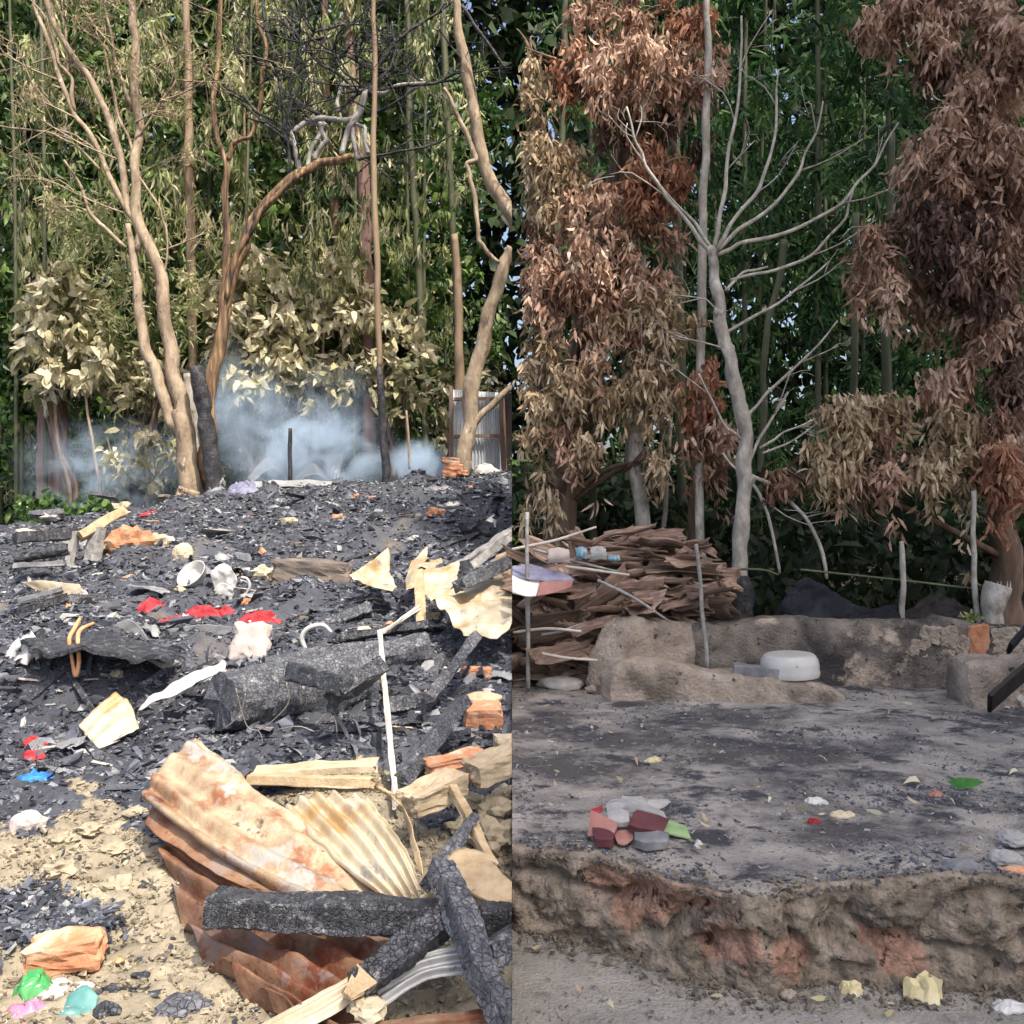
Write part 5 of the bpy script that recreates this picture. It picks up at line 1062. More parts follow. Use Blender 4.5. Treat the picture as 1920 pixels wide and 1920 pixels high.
timber('split_wood', (872, 1060, 7.6), (975, 990, 8.2), .16, .08, 'greywood', 'splintered grey wood slanting up at the seam above the crumpled sheet', 'wood', .2, rough=.014, segs=30, seed=12)
timber('split_wood', (885, 1045, 7.8), (965, 1000, 8.2), .07, .06, 'charlight', 'thin charred splinter above the splintered grey wood', 'wood', .2, rough=.01, seed=13)
stone('char_lump', 893, 1004, (.17, .12, .11), 'char', 'black charred lump above the splintered grey wood', 'lump', .35, 17)
timber('brown_board', (942, 1120, 6.9), (952, 1042, 7.3), .18, .05, 'drywood', 'brown broken board standing at the seam behind the charred beam', 'board', .4, rough=.01)
stone('slate_lump', 660, 1145, (.16, .13, .06), 'char', 'flat charred lump right of the smoked mud block', 'lump', .3, 19)
# --- bricks by the seam
block('brick', 894, 1278, (.20, .11, .085), 'brick', 'small brown brick between the charred beams at the seam', 'brick', -.1, (0, 0), .12, 1.5, lift=.01)
block('brick', 905, 1366, (.22, .18, .14), 'brick', 'dust covered orange brick below the small brown brick', 'brick', .15, (.12, 0), .2, 2.5)
p = GL(905, 1335); mb = MB(); lump(mb, (p.x, p.y - .1, p.z + .1), (.11, .085, .045), 3, .3, 1.4, 3); one('dust_cap', mb, 'dustbrick', 'cap of pale dust lying on the orange brick', 'dust', None, True)
def brickab(mb, a, b, w, h, seed, chip=.3):
    A = P(*a); B = P(*b); d = B - A; roughbox(mb, (A + B) / 2, (d.length, w, h), math.atan2(d.y, d.x), (.08, -math.asin(d.z / d.length)), .01, 8, chip, seed)
mb = MB(); brickab(mb, (762, 1512, 3.72), (862, 1462, 3.95), .13, .11, 3.0); one('brick', mb, 'dustbrick', 'dust caked long brick at the foot of the white stick', 'brick')
mb = MB(); brickab(mb, (885, 1455, 3.98), (985, 1408, 4.15), .14, .12, 5.0); one('brick', mb, 'dustbrick', 'dust caked brick at the seam right of the longer brick', 'brick')
mb = MB(); brickab(mb, (800, 1440, 4.3), (905, 1416, 4.4), .11, .07, 6.0, .4); one('brick', mb, 'brick', 'broken red brown brick behind the dust caked pair', 'brick')
block('brick', 962, 1420, (.2, .14, .12), 'cream', 'cream brick cut off at the seam above the dust caked pair', 'brick', .2, (0, 0), .2, 6.1)
for k, (px, py, r) in enumerate(((890, 1520, .07), (935, 1540, .09), (925, 1590, .1), (860, 1560, .05), (945, 1500, .06))):
    stone('sand_clod', px, py, (r, r * .8, r * .7), 'sand', ('sandy clod right of the pale lath, upper left', 'sandy clod at the seam below the dust caked brick', 'large sandy clod at the seam beside the pale lath', 'small sandy clod left of the pale lath', 'small sandy clod nearest the dust caked brick')[k], 'clod', .5, k * 4.0)
timber('pale_lath', (836, 1452, 3.95), (922, 1620, 3.25), .035, .03, 'drywood', 'pale split lath lying over the sandy clods', 'lath', .3, rough=.004)
# --- plank behind the rusty sheet
timber('plank', (478, 1462, 4.05), (700, 1468, 3.95), .12, .045, 'drywood', 'pale plank lying behind the rusty corrugated sheets', 'plank', .25, rough=.005, segs=30)
mb = MB(); beam(mb, P(480, 1448, 4.3), P(700, 1435, 4.35), .2, .03, .1, 'box', 20, 16, .008); one('plank', mb, 'dustbrick', 'dusty board lying just behind the pale plank', 'plank')
def over(px, py, Y, h):
    """bring a point towards the viewer until it clears the ground by h"""
    while H + (960 - py) / F * Y < zl((px - 960) / F * Y, Y) + h and Y > 1.9: Y -= .01
    return Y
# --- the rusty corrugated sheets
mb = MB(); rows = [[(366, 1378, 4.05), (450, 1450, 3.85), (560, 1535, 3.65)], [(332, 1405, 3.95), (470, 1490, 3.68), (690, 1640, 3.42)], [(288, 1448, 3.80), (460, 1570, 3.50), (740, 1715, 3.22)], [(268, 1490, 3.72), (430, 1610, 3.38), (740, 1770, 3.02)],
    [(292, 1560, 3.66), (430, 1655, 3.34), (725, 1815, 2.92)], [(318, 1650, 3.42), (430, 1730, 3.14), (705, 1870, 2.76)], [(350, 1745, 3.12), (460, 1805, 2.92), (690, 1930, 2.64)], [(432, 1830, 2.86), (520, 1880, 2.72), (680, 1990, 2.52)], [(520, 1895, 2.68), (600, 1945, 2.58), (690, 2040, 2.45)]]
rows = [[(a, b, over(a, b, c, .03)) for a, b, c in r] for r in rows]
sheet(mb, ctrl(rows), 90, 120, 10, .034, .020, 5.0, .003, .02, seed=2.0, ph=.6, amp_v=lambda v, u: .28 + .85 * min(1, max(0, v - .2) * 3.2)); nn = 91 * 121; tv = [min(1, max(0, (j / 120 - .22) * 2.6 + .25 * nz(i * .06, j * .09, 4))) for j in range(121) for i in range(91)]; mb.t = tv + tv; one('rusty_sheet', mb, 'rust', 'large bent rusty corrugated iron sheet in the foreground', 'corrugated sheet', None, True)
mb = MB(); rows = [[(528, 1512, 3.72), (600, 1590, 3.48), (722, 1690, 3.22)], [(600, 1482, 3.80), (690, 1580, 3.50), (768, 1690, 3.2)], [(690, 1492, 3.80), (755, 1580, 3.50), (795, 1670, 3.22)]]
sheet(mb, ctrl(rows), 50, 60, 5, .016, .014, 4, .003, .03, seed=7.0); one('pale_sheet', mb, 'creamtin', 'pale corrugated sheet fanned out behind the rusty one', 'corrugated sheet', None, True)
mb = MB(); sheet(mb, ctrl([[(690, 1470, 3.85), (740, 1500, 3.75), (790, 1640, 3.35)], [(735, 1478, 3.85), (765, 1530, 3.6), (800, 1650, 3.3)]]), 30, 8, 0, 0, .02, 6, .004, .04, seed=3.0); one('bark_strip', mb, 'drywood', 'curled strip of tan bark along the edge of the pale sheet', 'bark', None, True)
mb = MB(); sheet(mb, ctrl([[(330, 1778, 3.05), (380, 1828, 2.9), (440, 1895, 2.7)], [(352, 1768, 3.08), (415, 1818, 2.92), (500, 1905, 2.68)]]), 30, 10, 0, 0, .012, 6, .004, .05, seed=4.0); one('tin_strip', mb, 'creamtin', 'narrow cream tin strip under the lower edge of the rusty sheet', 'tin sheet', None, True)
mb = MB(); sheet(mb, ctrl([[(480, 1925, 2.5), (580, 1872, 2.54), (690, 1812, 2.62)], [(540, 1950, 2.44), (640, 1895, 2.5), (680, 1858, 2.56)]]), 40, 14, 2.5, .008, .006, 6, .004, .03, seed=5.0); one('ribbed_strip', mb, 'creamtin', 'pale ribbed tin strip crossing the bottom left of the charred beams', 'tin sheet', None, True)
mb = MB(); sheet(mb, ctrl([[(690, 1850, 2.62), (790, 1790, 2.66), (900, 1765, 2.68)], [(720, 1890, 2.54), (800, 1840, 2.6), (915, 1825, 2.62)]]), 40, 16, 2.5, .010, .006, 6, .004, .03, seed=6.0); one('ribbed_strip', mb, 'greytin', 'grey ribbed tin strip under the crossed charred beams', 'tin sheet', None, True)
mb = MB(); sheet(mb, ctrl([[(640, 1925, 2.46), (800, 1905, 2.48), (990, 1880, 2.5)], [(640, 1990, 2.36), (800, 1975, 2.38), (990, 1960, 2.4)]]), 40, 16, 4, .01, .006, 6, .004, .02, seed=9.0); one('ribbed_strip', mb, 'rust', 'rusty tin strip at the very bottom below the crossed beams', 'tin sheet', None, True)
stone('ash_stone', 688, 1900, (.05, .04, .03), 'cream', 'rounded cream stone at the bottom between the tin strips', 'stone', .6, 21, Y=2.5)
# --- crossed charred beams in front
timber('charred_beam', (400, 1704, 2.90), (1010, 1728, 2.80), .112, .098, 'char', 'long charred beam lying level across the rusty sheet', 'beam', .1, crack=.007, rough=.007, segs=110, seed=1, jag=.012)
timber('charred_beam', (828, 1632, 2.84), (952, 1935, 2.32), .066, .074, 'charlight', 'ash grey charred beam slanting down over the long one', 'beam', .3, crack=.006, rough=.008, segs=60, seed=2)
e = thing('broken_beam', P(740, 1800, 2.62), 'charred beam under the crossing with a broken pale end', 'beam')
mb = MB(); beam(mb, P(848, 1712, 2.76), P(672, 1850, 2.52), .082, .07, .5, 'box', 50, 16, .006, .005, seed=3); mb.build('charred_part', MT['char'], e)
mb = MB(); beam(mb, P(688, 1838, 2.53), P(652, 1872, 2.48), .080, .065, .5, 'box', 14, 14, .008, seed=8, taper=.35, jag=.0); mb.build('broken_end', MT['drywood'], e)
timber('charred_beam', (808, 1650, 3.12), (882, 1540, 3.5), .085, .05, 'charlight', 'short flat charred beam behind the crossing', 'beam', .9, crack=.004, segs=36, seed=4)
timber('charred_beam', (920, 1790, 2.62), (1000, 1740, 2.7), .09, .09, 'charlight', 'grey charred beam stub at the seam right of the crossing', 'beam', .3, crack=.006, seed=5)
quadsheet('plank', [[(838, 1620, 3.15), (862, 1600, 3.2), (905, 1608, 3.2)], [(880, 1680, 2.98), (910, 1660, 3.02), (945, 1650, 3.05)], [(930, 1700, 2.95), (960, 1700, 2.95), (985, 1690, 2.98)]], None, 'drywood', 'broad pale plank behind the crossed beams at the seam', 'plank', 0, 0, .008, 5, thick=.025)
quadsheet('plank', [[(915, 1735, 2.8), (940, 1735, 2.82), (975, 1735, 2.84)], [(920, 1770, 2.75), (945, 1765, 2.76), (975, 1760, 2.78)]], None, 'drywood', 'tan plank end between the crossed beams and the seam', 'plank', 0, 0, .004, 5, thick=.02)
timber('black_twig', (236, 1616, GL(240, 1614).y), (286, 1594, GL(286, 1592).y), .014, .012, 'char', 'thin black twig on the sandy earth left of the rusty sheet', 'twig')
# --- bottom left corner
e = thing('brick', GL(118, 1830), 'broken orange brick with a dusty face on the sandy earth at lower left', 'brick')
mb = MB(); p = GL(118, 1822); roughbox(mb, (p.x, p.y + .02, p.z + .055), (.22, .12, .10), .22, (.1, -.1), .01, 8, .3, 4.4); mb.build('body', MT['brick'], e)
p = GL(172, 1790); mb = MB(); lump(mb, (p.x, p.y, p.z + .03), (.035, .03, .03), 2, .4, 1.4, 4); mb.build('broken_end', MT['rustclod'], e, True)
rag('green_bag', 62, 1862, .10, .10, .075, 'plasg', 'bright green plastic bag at the lower left edge', 'bag', 70)
rag('pink_bag', 60, 1912, .12, .09, .05, 'plasp', 'pink plastic bag below the green one at the lower left', 'bag', 73)
rag('white_film', 112, 1868, .17, .12, .03, 'plasw', 'white plastic film between the green bag and the teal cup', 'film', 76)
rag('white_film', 88, 1915, .14, .08, .03, 'plasw', 'white plastic film beside the pink bag', 'film', 79)
p = GL(142, 1912); mb = MB(); sheet(mb, [[p + Vector((-.055, .03, .035)), p + Vector((0, .05, .075)), p + Vector((.055, .03, .05))], [p + Vector((-.06, -.0, .015)), p + Vector((0, .0, .04)), p + Vector((.06, -.005, .03))], [p + Vector((-.05, -.035, .02)), p + Vector((.0, -.045, .045)), p + Vector((.055, -.03, .02))], [p + Vector((-.04, -.04, -.01)), p + Vector((.0, -.055, -.01)), p + Vector((.05, -.035, -.01))]], 20, 24, 0, 0, .008, 12, .003, .0); one('teal_cup', mb, 'plast', 'crushed teal plastic cup on the sandy earth at the bottom', 'cup', None, True)
rag('blue_cloth', 66, 1466, .2, .13, .06, 'blue', 'bright blue cloth in the charcoal at the left edge', 'cloth', 81)
stone('pink_stone', 52, 1560, (.08, .06, .06), 'pinkstone', 'pale pinkish stone at the left edge of the sandy earth', 'stone', .25, 23)
for k, (px, py, s, l) in enumerate(((208, 1872, .035, 'black charcoal lump right of the teal cup, upper one'), (198, 1905, .035, 'black charcoal lump right of the teal cup, lower one'), (268, 1834, .02, 'small black charcoal lump alone on the sand'), (252, 1858, .014, 'tiny black charcoal crumb below the lone lump'), (268, 1668, .024, 'black charcoal lump on the sand left of the rusty sheet'))):
    stone('charcoal_lump', px, py, (s * 1.3, s, s * .7), 'char', l, 'charcoal', .45, k * 5.0, 2, smooth=False)
rag('orange_scrap', 223, 1808, .028, .03, .012, 'orange', 'tiny orange flake on the sandy earth', 'scrap', 84, n=6)
stone('grey_lump', 345, 1900, (.08, .06, .03), 'charlight', 'grey lump in the shadow under the rusty sheet at the bottom', 'lump', .3, 25)
for k, (px, py, s) in enumerate(((110, 1640, .06), (215, 1600, .05), (180, 1690, .05), (255, 1530, .05), (225, 1670, .06), (120, 1580, .05), (170, 1560, .045))):
    stone('sand_clod', px, py, (s, s * .8, s * .5), 'sand', ('sandy clod at the left of the sandy patch', 'sandy clod in the middle of the sandy patch', 'sandy clod above the black patch', 'sandy clod nearest the tip of the rusty sheet', 'sandy clod left of the black lump', 'sandy clod at the upper left of the sandy patch', 'sandy clod at the top of the sandy patch')[k], 'clod', .5, 40 + k * 3.0)
# burnt crust overhanging the dark hollow
quadsheet('charred_crust', [[(40, 1205, 6.05), (130, 1200, 6.05), (230, 1205, 6.05), (345, 1225, 5.95)], [(40, 1232, 5.6), (120, 1225, 5.55), (220, 1232, 5.5), (350, 1250, 5.5)]], None, 'char', 'burnt crust overhanging the dark hollow at the left', 'crust', 0, 0, .05, 4, 40, 14, .03, .12, seed=12.0, smooth=False)
# broken pieces of many kinds lying about
rg = random.Random(77); k = 0
def sz(px, Y): return px / F * Y
KIND = (('charred_chunk', 46), ('charred_board', 34), ('tin_scrap', 20), ('ash_lump', 34), ('pale_splinter', 34), ('brick_crumb', 10))
LBL = {'charred_chunk': ('broken chunk of charred timber half sunk in the charcoal', 'wood', 'broken charred chunks in the rubble'), 'charred_board': ('thin charred board lying flat on the charcoal', 'board', 'charred boards lying in the rubble'), 'tin_scrap': ('small bent scrap of scorched tin in the charcoal', 'tin scrap', 'tin scraps in the rubble'),
    'ash_lump': ('pale ashy lump lying in the charcoal', 'lump', 'ashy lumps in the rubble'), 'pale_splinter': ('pale wood splinter lying on the charcoal', 'splinter', 'pale splinters in the rubble'), 'brick_crumb': ('crumb of orange brick lying in the charcoal', 'brick', 'brick crumbs in the rubble')}
for kd, cnt_ in KIND:
    lab, cat, grp = LBL[kd]
    while cnt_ > 0:
        px = rg.uniform(50, 945); py = rg.uniform(1000, 1460) if rg.random() < .85 else rg.uniform(930, 1000); p = GL(px, py)
        if sandness(p.x, p.y) > .3 or (250 < px < 800 and py > 1380): continue
        cnt_ -= 1; k += 1; w = sz(rg.uniform(14, 46), p.y); a = rg.uniform(-.7, .7) + (1.57 if rg.random() < .25 else 0); d = Vector((math.cos(a), math.sin(a), rg.uniform(-.15, .25))); mb = MB(); q = p + Vector((0, 0, .035))
        if kd == 'charred_chunk': beam(mb, q - d * w * .7, q + d * w * .7, w * rg.uniform(.3, .6), w * rg.uniform(.25, .5), rg.random(), 'box', 8, 10, w * .05, w * .04, seed=k, jag=w * .15); m = 'char' if rg.random() < .6 else 'charlight'
        elif kd == 'charred_board': beam(mb, q - d * w * 1.2, q + d * w * 1.2, w * rg.uniform(.3, .7), .012, rg.uniform(-.5, .5), 'box', 9, 10, .006, .003, seed=k, jag=w * .2); m = rg.choice(('char', 'charlight', 'slate', 'greywood'))
        elif kd == 'tin_scrap':
            s = Vector((-d.y, d.x, rg.uniform(-.1, .5))); f = lambda u, v: q + d * u * w + s * v * w * .5 + Vector((0, 0, .03 + .25 * w * rg.gauss(0, 1)))
            sheet(mb, [[f(-1, -1), f(0, -1), f(1, -1)], [f(-1, 0), f(0, 0), f(1, 0)], [f(-1, 1), f(0, 1), f(1, 1)]], 10, 8, rg.choice((0, 0, 2)), .01, .01, 7, .003, .15, seed=k); m = rg.choice(('creamtin', 'greytin', 'greytin', 'slate'))
        elif kd == 'ash_lump': lump(mb, q, (w * .5, w * .4, w * rg.uniform(.18, .4)), 2, .6, 1.4, k * 1.7); m = rg.choice(('white', 'cream', 'greycard', 'mudcube', 'sand', 'slate'))
        elif kd == 'pale_splinter': beam(mb, q - d * w, q + d * w, .018, .010, rg.random(), 'box', 6, 8, .003, seed=k, jag=w * .2, taper=rg.uniform(.4, 1)); m = rg.choice(('drywood', 'whitestick', 'greywood'))
        else: roughbox(mb, q, (w, w * .6, w * .45), a, (rg.gauss(0, .3), rg.gauss(0, .3)), .01, 4, .5, k); m = 'brick'
        one(kd, mb, m, lab, cat, grp)
# loose lengths of charred wood over the slope
rg = random.Random(12)
LB = [(450, 1215, 150, .15), (760, 1180, 130, -.15), (560, 1210, 140, -.25), (860, 1330, 120, .35), (250, 1200, 130, -.1), (640, 1060, 110, .2), (780, 1090, 100, -.3), (150, 1320, 130, -.2), (400, 1080, 100, .3), (600, 1380, 140, .1), (600, 1150, 130, .3), (700, 1290, 140, -.3), (820, 1250, 120, .5), (330, 1240, 110, -.4), (250, 1130, 120, .3), (480, 1290, 110, .6), (650, 1410, 120, -.2), (860, 1020, 90, .2), (420, 1190, 110, -.2), (100, 1290, 120, .3), (180, 1420, 110, -.3), (300, 1390, 120, .4), (560, 1060, 90, .4), (760, 1250, 110, -.5), (880, 1400, 110, -.2), (90, 1180, 110, -.2), (700, 1090, 90, .5), (220, 1060, 100, -.2), (520, 1190, 70, .1), (620, 1110, 60, -.1), (300, 1270, 60, .2), (880, 1230, 60, .0), (560, 1000, 50, .1), (640, 960, 60, -.05), (800, 985, 50, .1), (420, 1010, 40, .2), (740, 1010, 60, .15), (330, 1210, 60, -.15), (110, 1090, 70, .1), (200, 1100, 50, .2), (680, 1360, 60, -.1), (330, 1310, 70, .3), (850, 1395, 50, .1), (610, 1400, 60, .05), (840, 960, 60, .0), (560, 1060, 40, -.2)]
for k, (px, py, w, sl) in enumerate(LB):
    p = GL(px, py); d = Vector((math.cos(sl * 3), math.sin(sl * 3 + rg.uniform(-.4, .4)), rg.uniform(-.05, .12))); Ln = w / F * p.y
    mb = MB(); q0 = p - d * Ln * .5; q1 = p + d * Ln * .5; q0.z = zl(q0.x, q0.y) + .025; q1.z = zl(q1.x, q1.y) + .035
    beam(mb, q0, q1, rg.uniform(.04, .08), rg.uniform(.025, .05), rg.random(), 'box', 14, 12, .006, .006, seed=k * 1.7)
    one('charred_wood', mb, 'char' if k % 2 else 'charlight', 'short length of charred wood loose on the charcoal slope', 'wood', 'short charred lengths loose on the slope')
# splinters and twisted bits too small to name
def pickSpl(rng):
    Y = rng.uniform(4.4, 11.5); u = rng.uniform(30, 950); x = (u - 960) / F * Y
    return (x, Y, zl(x, Y) + .012) if sandness(x, Y) < .4 else None
rng = np.random.default_rng(91); pts = []
while len(pts) < 1500:
    p = pickSpl(rng)
    if p: pts.append(p)
C = np.array(pts); D = rng.normal(size=C.shape) * np.array([1.3, 1, .25]); V, Fc = leaf_arrays(C + np.array([0, 0, .02]), unit(D), rng.uniform(.05, .22, len(C)), rng.uniform(.012, .05, len(C)), rng, .3, .2)
tag(mesh('splinters', V, Fc, MT['chip'], None, np.repeat(np.clip(rng.beta(1, 1.8, len(C)), 0, 1), LV)), 'splinters and flakes of charred and ashen wood', kind='stuff')

# ------------------------------------------------------------------ smoke
def smoke(px, py, Y, hw, hh, hd, dens, seed):
    m = bpy.data.materials.new('smoke'); m.use_nodes = True; n = m.node_tree.nodes; l = m.node_tree.links; n.remove(n['Principled BSDF'])
    pv = n.new('ShaderNodeVolumePrincipled'); pv.inputs['Color'].default_value = (.62, .79, 1.0, 1); pv.inputs['Anisotropy'].default_value = -.3
    tc = n.new('ShaderNodeTexCoord'); mp = n.new('ShaderNodeMapping'); mp.inputs['Location'].default_value = (-.5, -.5, -.5); l.new(tc.outputs['Generated'], mp.inputs[0])
    ln = n.new('ShaderNodeVectorMath'); ln.operation = 'LENGTH'; l.new(mp.outputs[0], ln.inputs[0])
    fo = n.new('ShaderNodeMapRange'); fo.interpolation_type = 'SMOOTHSTEP'; fo.inputs[1].default_value = .5; fo.inputs[2].default_value = .02; l.new(ln.outputs['Value'], fo.inputs[0])
    no = n.new('ShaderNodeTexNoise'); no.inputs['Scale'].default_value = 2.1; no.inputs['Detail'].default_value = 6; no.inputs['Roughness'].default_value = .62; no.inputs['Distortion'].default_value = 1.0
    ad = n.new('ShaderNodeVectorMath'); ad.operation = 'ADD'; ad.inputs[1].default_value = (seed, 0, seed * 2); l.new(tc.outputs['Object'], ad.inputs[0]); l.new(ad.outputs[0], no.inputs['Vector'])
    nr = n.new('ShaderNodeMapRange'); nr.inputs[1].default_value = .42; nr.inputs[2].default_value = .70; l.new(no.outputs['Fac'], nr.inputs[0])
    mu = n.new('ShaderNodeMath'); mu.operation = 'MULTIPLY'; l.new(fo.outputs[0], mu.inputs[0]); l.new(nr.outputs[0], mu.inputs[1])
    m2 = n.new('ShaderNodeMath'); m2.operation = 'MULTIPLY'; m2.inputs[1].default_value = dens; l.new(mu.outputs[0], m2.inputs[0]); l.new(m2.outputs[0], pv.inputs['Density'])
    l.new(pv.outputs[0], n['Material Output'].inputs['Volume'])
    c = P(px, py, Y); V, Fc = ico(3); o = mesh('smoke', V * np.array([hw, hd, hh]) + np.array(c), Fc, m)
    tag(o, 'pale bluish smoke drifting behind the crest of the mound', kind='stuff')
smoke(575, 850, 13.1, 1.55, .95, .9, 7.0, 1.0)
smoke(785, 880, 12.9, .62, .5, .55, 13.0, 4.0)
smoke(455, 770, 13.1, .95, .9, .85, 3.2, 7.0)
smoke(425, 740, 12.9, .5, .95, .5, 2.2, 12.0)
smoke(620, 745, 13.2, .8, .7, .5, 1.4, 15.0)
smoke(210, 880, 13.0, 1.6, .9, .65, 3.6, 9.0)

# ------------------------------------------------------------------ things on the levelled plot
SIDE = 'R'
def wall(mb, st, thick, nsub=10, seed=0.0, rough=.02):
    """low mud wall; stations (x, y, bottom, top) along its front face"""
    S = cr([tuple(s) for s in st], 8); V = []; Fc = []; prof = [(0, k / nsub) for k in range(nsub + 1)] + [(k / 5, 1) for k in range(1, 6)] + [(1, 1 - k / nsub) for k in range(1, nsub + 1)]
    m = len(prof)
    for i in range(len(S)):
        a = S[max(i - 1, 0)]; b = S[min(i + 1, len(S) - 1)]; d = np.array([b[0] - a[0], b[1] - a[1]]); d /= np.linalg.norm(d) + 1e-9; nrm = np.array([-d[1], d[0]])
        x, y, z0, z1 = S[i]
        for (u, v) in prof:
            z = z0 + (z1 - z0) * v; ins = .015 * (v > .99) * (1 if u in (0, 1) else 0)
            k = rough * 1.6 * fb(x * 4 + seed, z * 5 + u * 3, y * 3, 1, 4) + rough * .5 * fb(x * 15, z * 15 + seed, u * 4, 1, 3)
            q = np.array([x, y]) + nrm * (u * thick + k * (1 if u > .5 else -1) + ins * (1 if u < .5 else -1) - .03 * (1 - v) * (1 if u < .5 else -1))
            V.append((q[0], q[1], z + (rough * 1.2 * fb(x * 6 + seed, u * 4, 7, 1, 3) if v > .99 else 0)))
    for i in range(len(S) - 1):
        for k in range(m - 1): Fc.append((i * m + k, i * m + k + 1, (i + 1) * m + k + 1, (i + 1) * m + k))
    Fc.append(tuple(range(m))[::-1]); Fc.append(tuple((len(S) - 1) * m + k for k in range(m)))
    mb.add(V, Fc)
def xy(px, Y): return (px - 960) / F * Y
YW = 6.6
def zt(py, Y): return H + (960 - py) / F * Y
e = thing('mud_wall', (xy(1600, YW), YW, .3), 'low smoke stained mud wall along the back of the ash floor', 'wall')
mb = MB(); wall(mb, [(xy(px, YW), YW, .2, zt(py, YW)) for px, py in ((1285, 1166), (1330, 1172), (1390, 1170), (1430, 1164), (1500, 1160), (1560, 1166), (1640, 1168), (1700, 1166), (1755, 1168), (1775, 1160), (1800, 1163), (1830, 1174), (1880, 1176), (1930, 1180), (1990, 1176))], .26, 12, 1.0)
mb.build('body', MT['mud'], e, True)
for k, (px, py, w, h, m) in enumerate(((1836, 1207, .15, .27, 'brick'), (1803, 1212, .11, .15, 'mudlight'), (1780, 1195, .13, .16, 'mudlight'), (1815, 1238, .08, .08, 'mudlight'), (1745, 1190, .14, .12, 'mudlight'), (1880, 1200, .17, .17, 'mudlight'), (1772, 1235, .15, .13, 'mud'), (1725, 1215, .13, .12, 'mudlight'))):
    mb = MB(); p = P(px, py, YW - .005); roughbox(mb, (p.x, YW + .022, p.z), (w, .08, h), .0, (0, .12 * math.sin(k * 2)), .012, 7, .3, k * 2.7); o = mb.build('brick', MT[m], e)
    if m == 'brick': o['label'] = 'bare orange brick where the plaster has fallen off'
e = thing('wall_pier', (xy(1225, 6.45), 6.45, .3), 'sunbaked mud pier at the left end of the low wall', 'wall')
mb = MB(); wall(mb, [(xy(1150, 6.28), 6.22, .2, zt(1285, 6.28)), (xy(1163, 6.3), 6.26, .2, zt(1245, 6.3)), (xy(1180, 6.36), 6.33, .2, zt(1190, 6.36)), (xy(1196, 6.4), 6.38, .2, zt(1163, 6.4)), (xy(1230, 6.45), 6.44, .2, zt(1164, 6.45)), (xy(1270, 6.5), 6.50, .2, zt(1165, 6.5)), (xy(1300, 6.55), 6.55, .2, zt(1172, 6.55))], .3, 12, 4.0, .02); mb.build('body', MT['mudlight'], e, True)
mb = MB(); wall(mb, [(xy(1142, 6.15), 6.12, .2, zt(1296, 6.1)), (xy(1160, 6.13), 6.13, .2, zt(1250, 6.13)), (xy(1210, 6.13), 6.13, .2, zt(1240, 6.13)), (xy(1280, 6.12), 6.12, .2, zt(1252, 6.12)), (xy(1330, 6.12), 6.12, .2, zt(1264, 6.12)), (xy(1420, 6.1), 6.1, .2, zt(1272, 6.1)), (xy(1500, 6.1), 6.1, .2, zt(1276, 6.1)), (xy(1550, 6.1), 6.1, .2, zt(1286, 6.1)), (xy(1585, 6.1), 6.12, .2, zt(1306, 6.1))], .36, 8, 8.0, .018)
one('mud_kerb', mb, 'mudlight', 'low sunbaked mud kerb in front of the wall under the white basin', 'kerb', None, True)
mb = MB(); V = []; Fc = []
for j in range(9):
    for i in range(25): x = xy(1290, 6.4) + i / 24 * (xy(1560, 6.4) - xy(1290, 6.4)); y = 6.3 + j / 8 * .34; V.append((x, y, .44 - .12 * max(0, i / 24 - .75) * 4 + .012 * fb(x * 8, y * 8, 0, 1, 3)))
Fc = [(j * 25 + i, j * 25 + i + 1, (j + 1) * 25 + i + 1, (j + 1) * 25 + i) for j in range(8) for i in range(24)]
tag(mesh('ash_bed', np.array(V), Fc, MT['ash'], smooth=True), 'raised bed of ash between the kerb and the wall', kind='structure')
timber('stone_slab', (1378, 1256, 6.28), (1476, 1262, 6.2), .16, .075, 'slate', 'flat grey slab on the kerb left of the white basin', 'slab', .05, rough=.008)
# basin turned upside down
p = P(1484, 1272, 6.25); rx = .205; mb = MB(); prof = [(1.0, 0.0), (1.02, .03), (1.0, .05), (.985, .1), (.95, .145), (.90, .158), (.88, .172), (.80, .186), (.70, .190), (.0, .191)]; V = []; Fc = []; m_ = 40
for (r, z) in prof:
    for k in range(m_): V.append((p.x + rx * r * math.cos(6.2832 * k / m_), p.y + .05 + rx * r * math.sin(6.2832 * k / m_), p.z + .012 + z * .82 + .006 * math.cos(6.2832 * k / m_)))
for j in range(len(prof) - 1):
    for k in range(m_): k2 = (k + 1) % m_; Fc.append((j * m_ + k, j * m_ + k2, (j + 1) * m_ + k2, (j + 1) * m_ + k))
mb.add(V, Fc); one('basin', mb, 'ceram', 'white basin turned upside down on the mud kerb', 'basin', None, True)
# right end: broken wall chunk and black board
mb = MB(); wall(mb, [(xy(1818, 5.9), 5.9, .2, zt(1246, 5.9)), (xy(1840, 5.9), 5.9, .2, zt(1240, 5.9)), (xy(1890, 5.9), 5.9, .2, zt(1242, 5.9)), (xy(1960, 5.9), 5.9, .2, zt(1235, 5.9))], .3, 10, 12.0, .022); one('wall_stub', mb, 'mudlight', 'broken stub of mud wall at the right edge behind the black board', 'wall', None, True)
timber('black_board', (1858, 1318, 5.6), (1960, 1225, 5.75), .17, .03, 'dark', 'black burnt board leaning on the wall stub at the right edge', 'board', 1.1, rough=.004)
timber('black_board', (1895, 1215, 5.82), (1950, 1150, 5.9), .13, .03, 'tarp', 'dark curved board behind the leaning black board', 'board', .9, rough=.004)
stone('brick_lump', 1915, 1322, (.05, .05, .045), 'pinkstone', 'pinkish lump at the right edge under the black board', 'stone', .3, 3, Y=5.9)
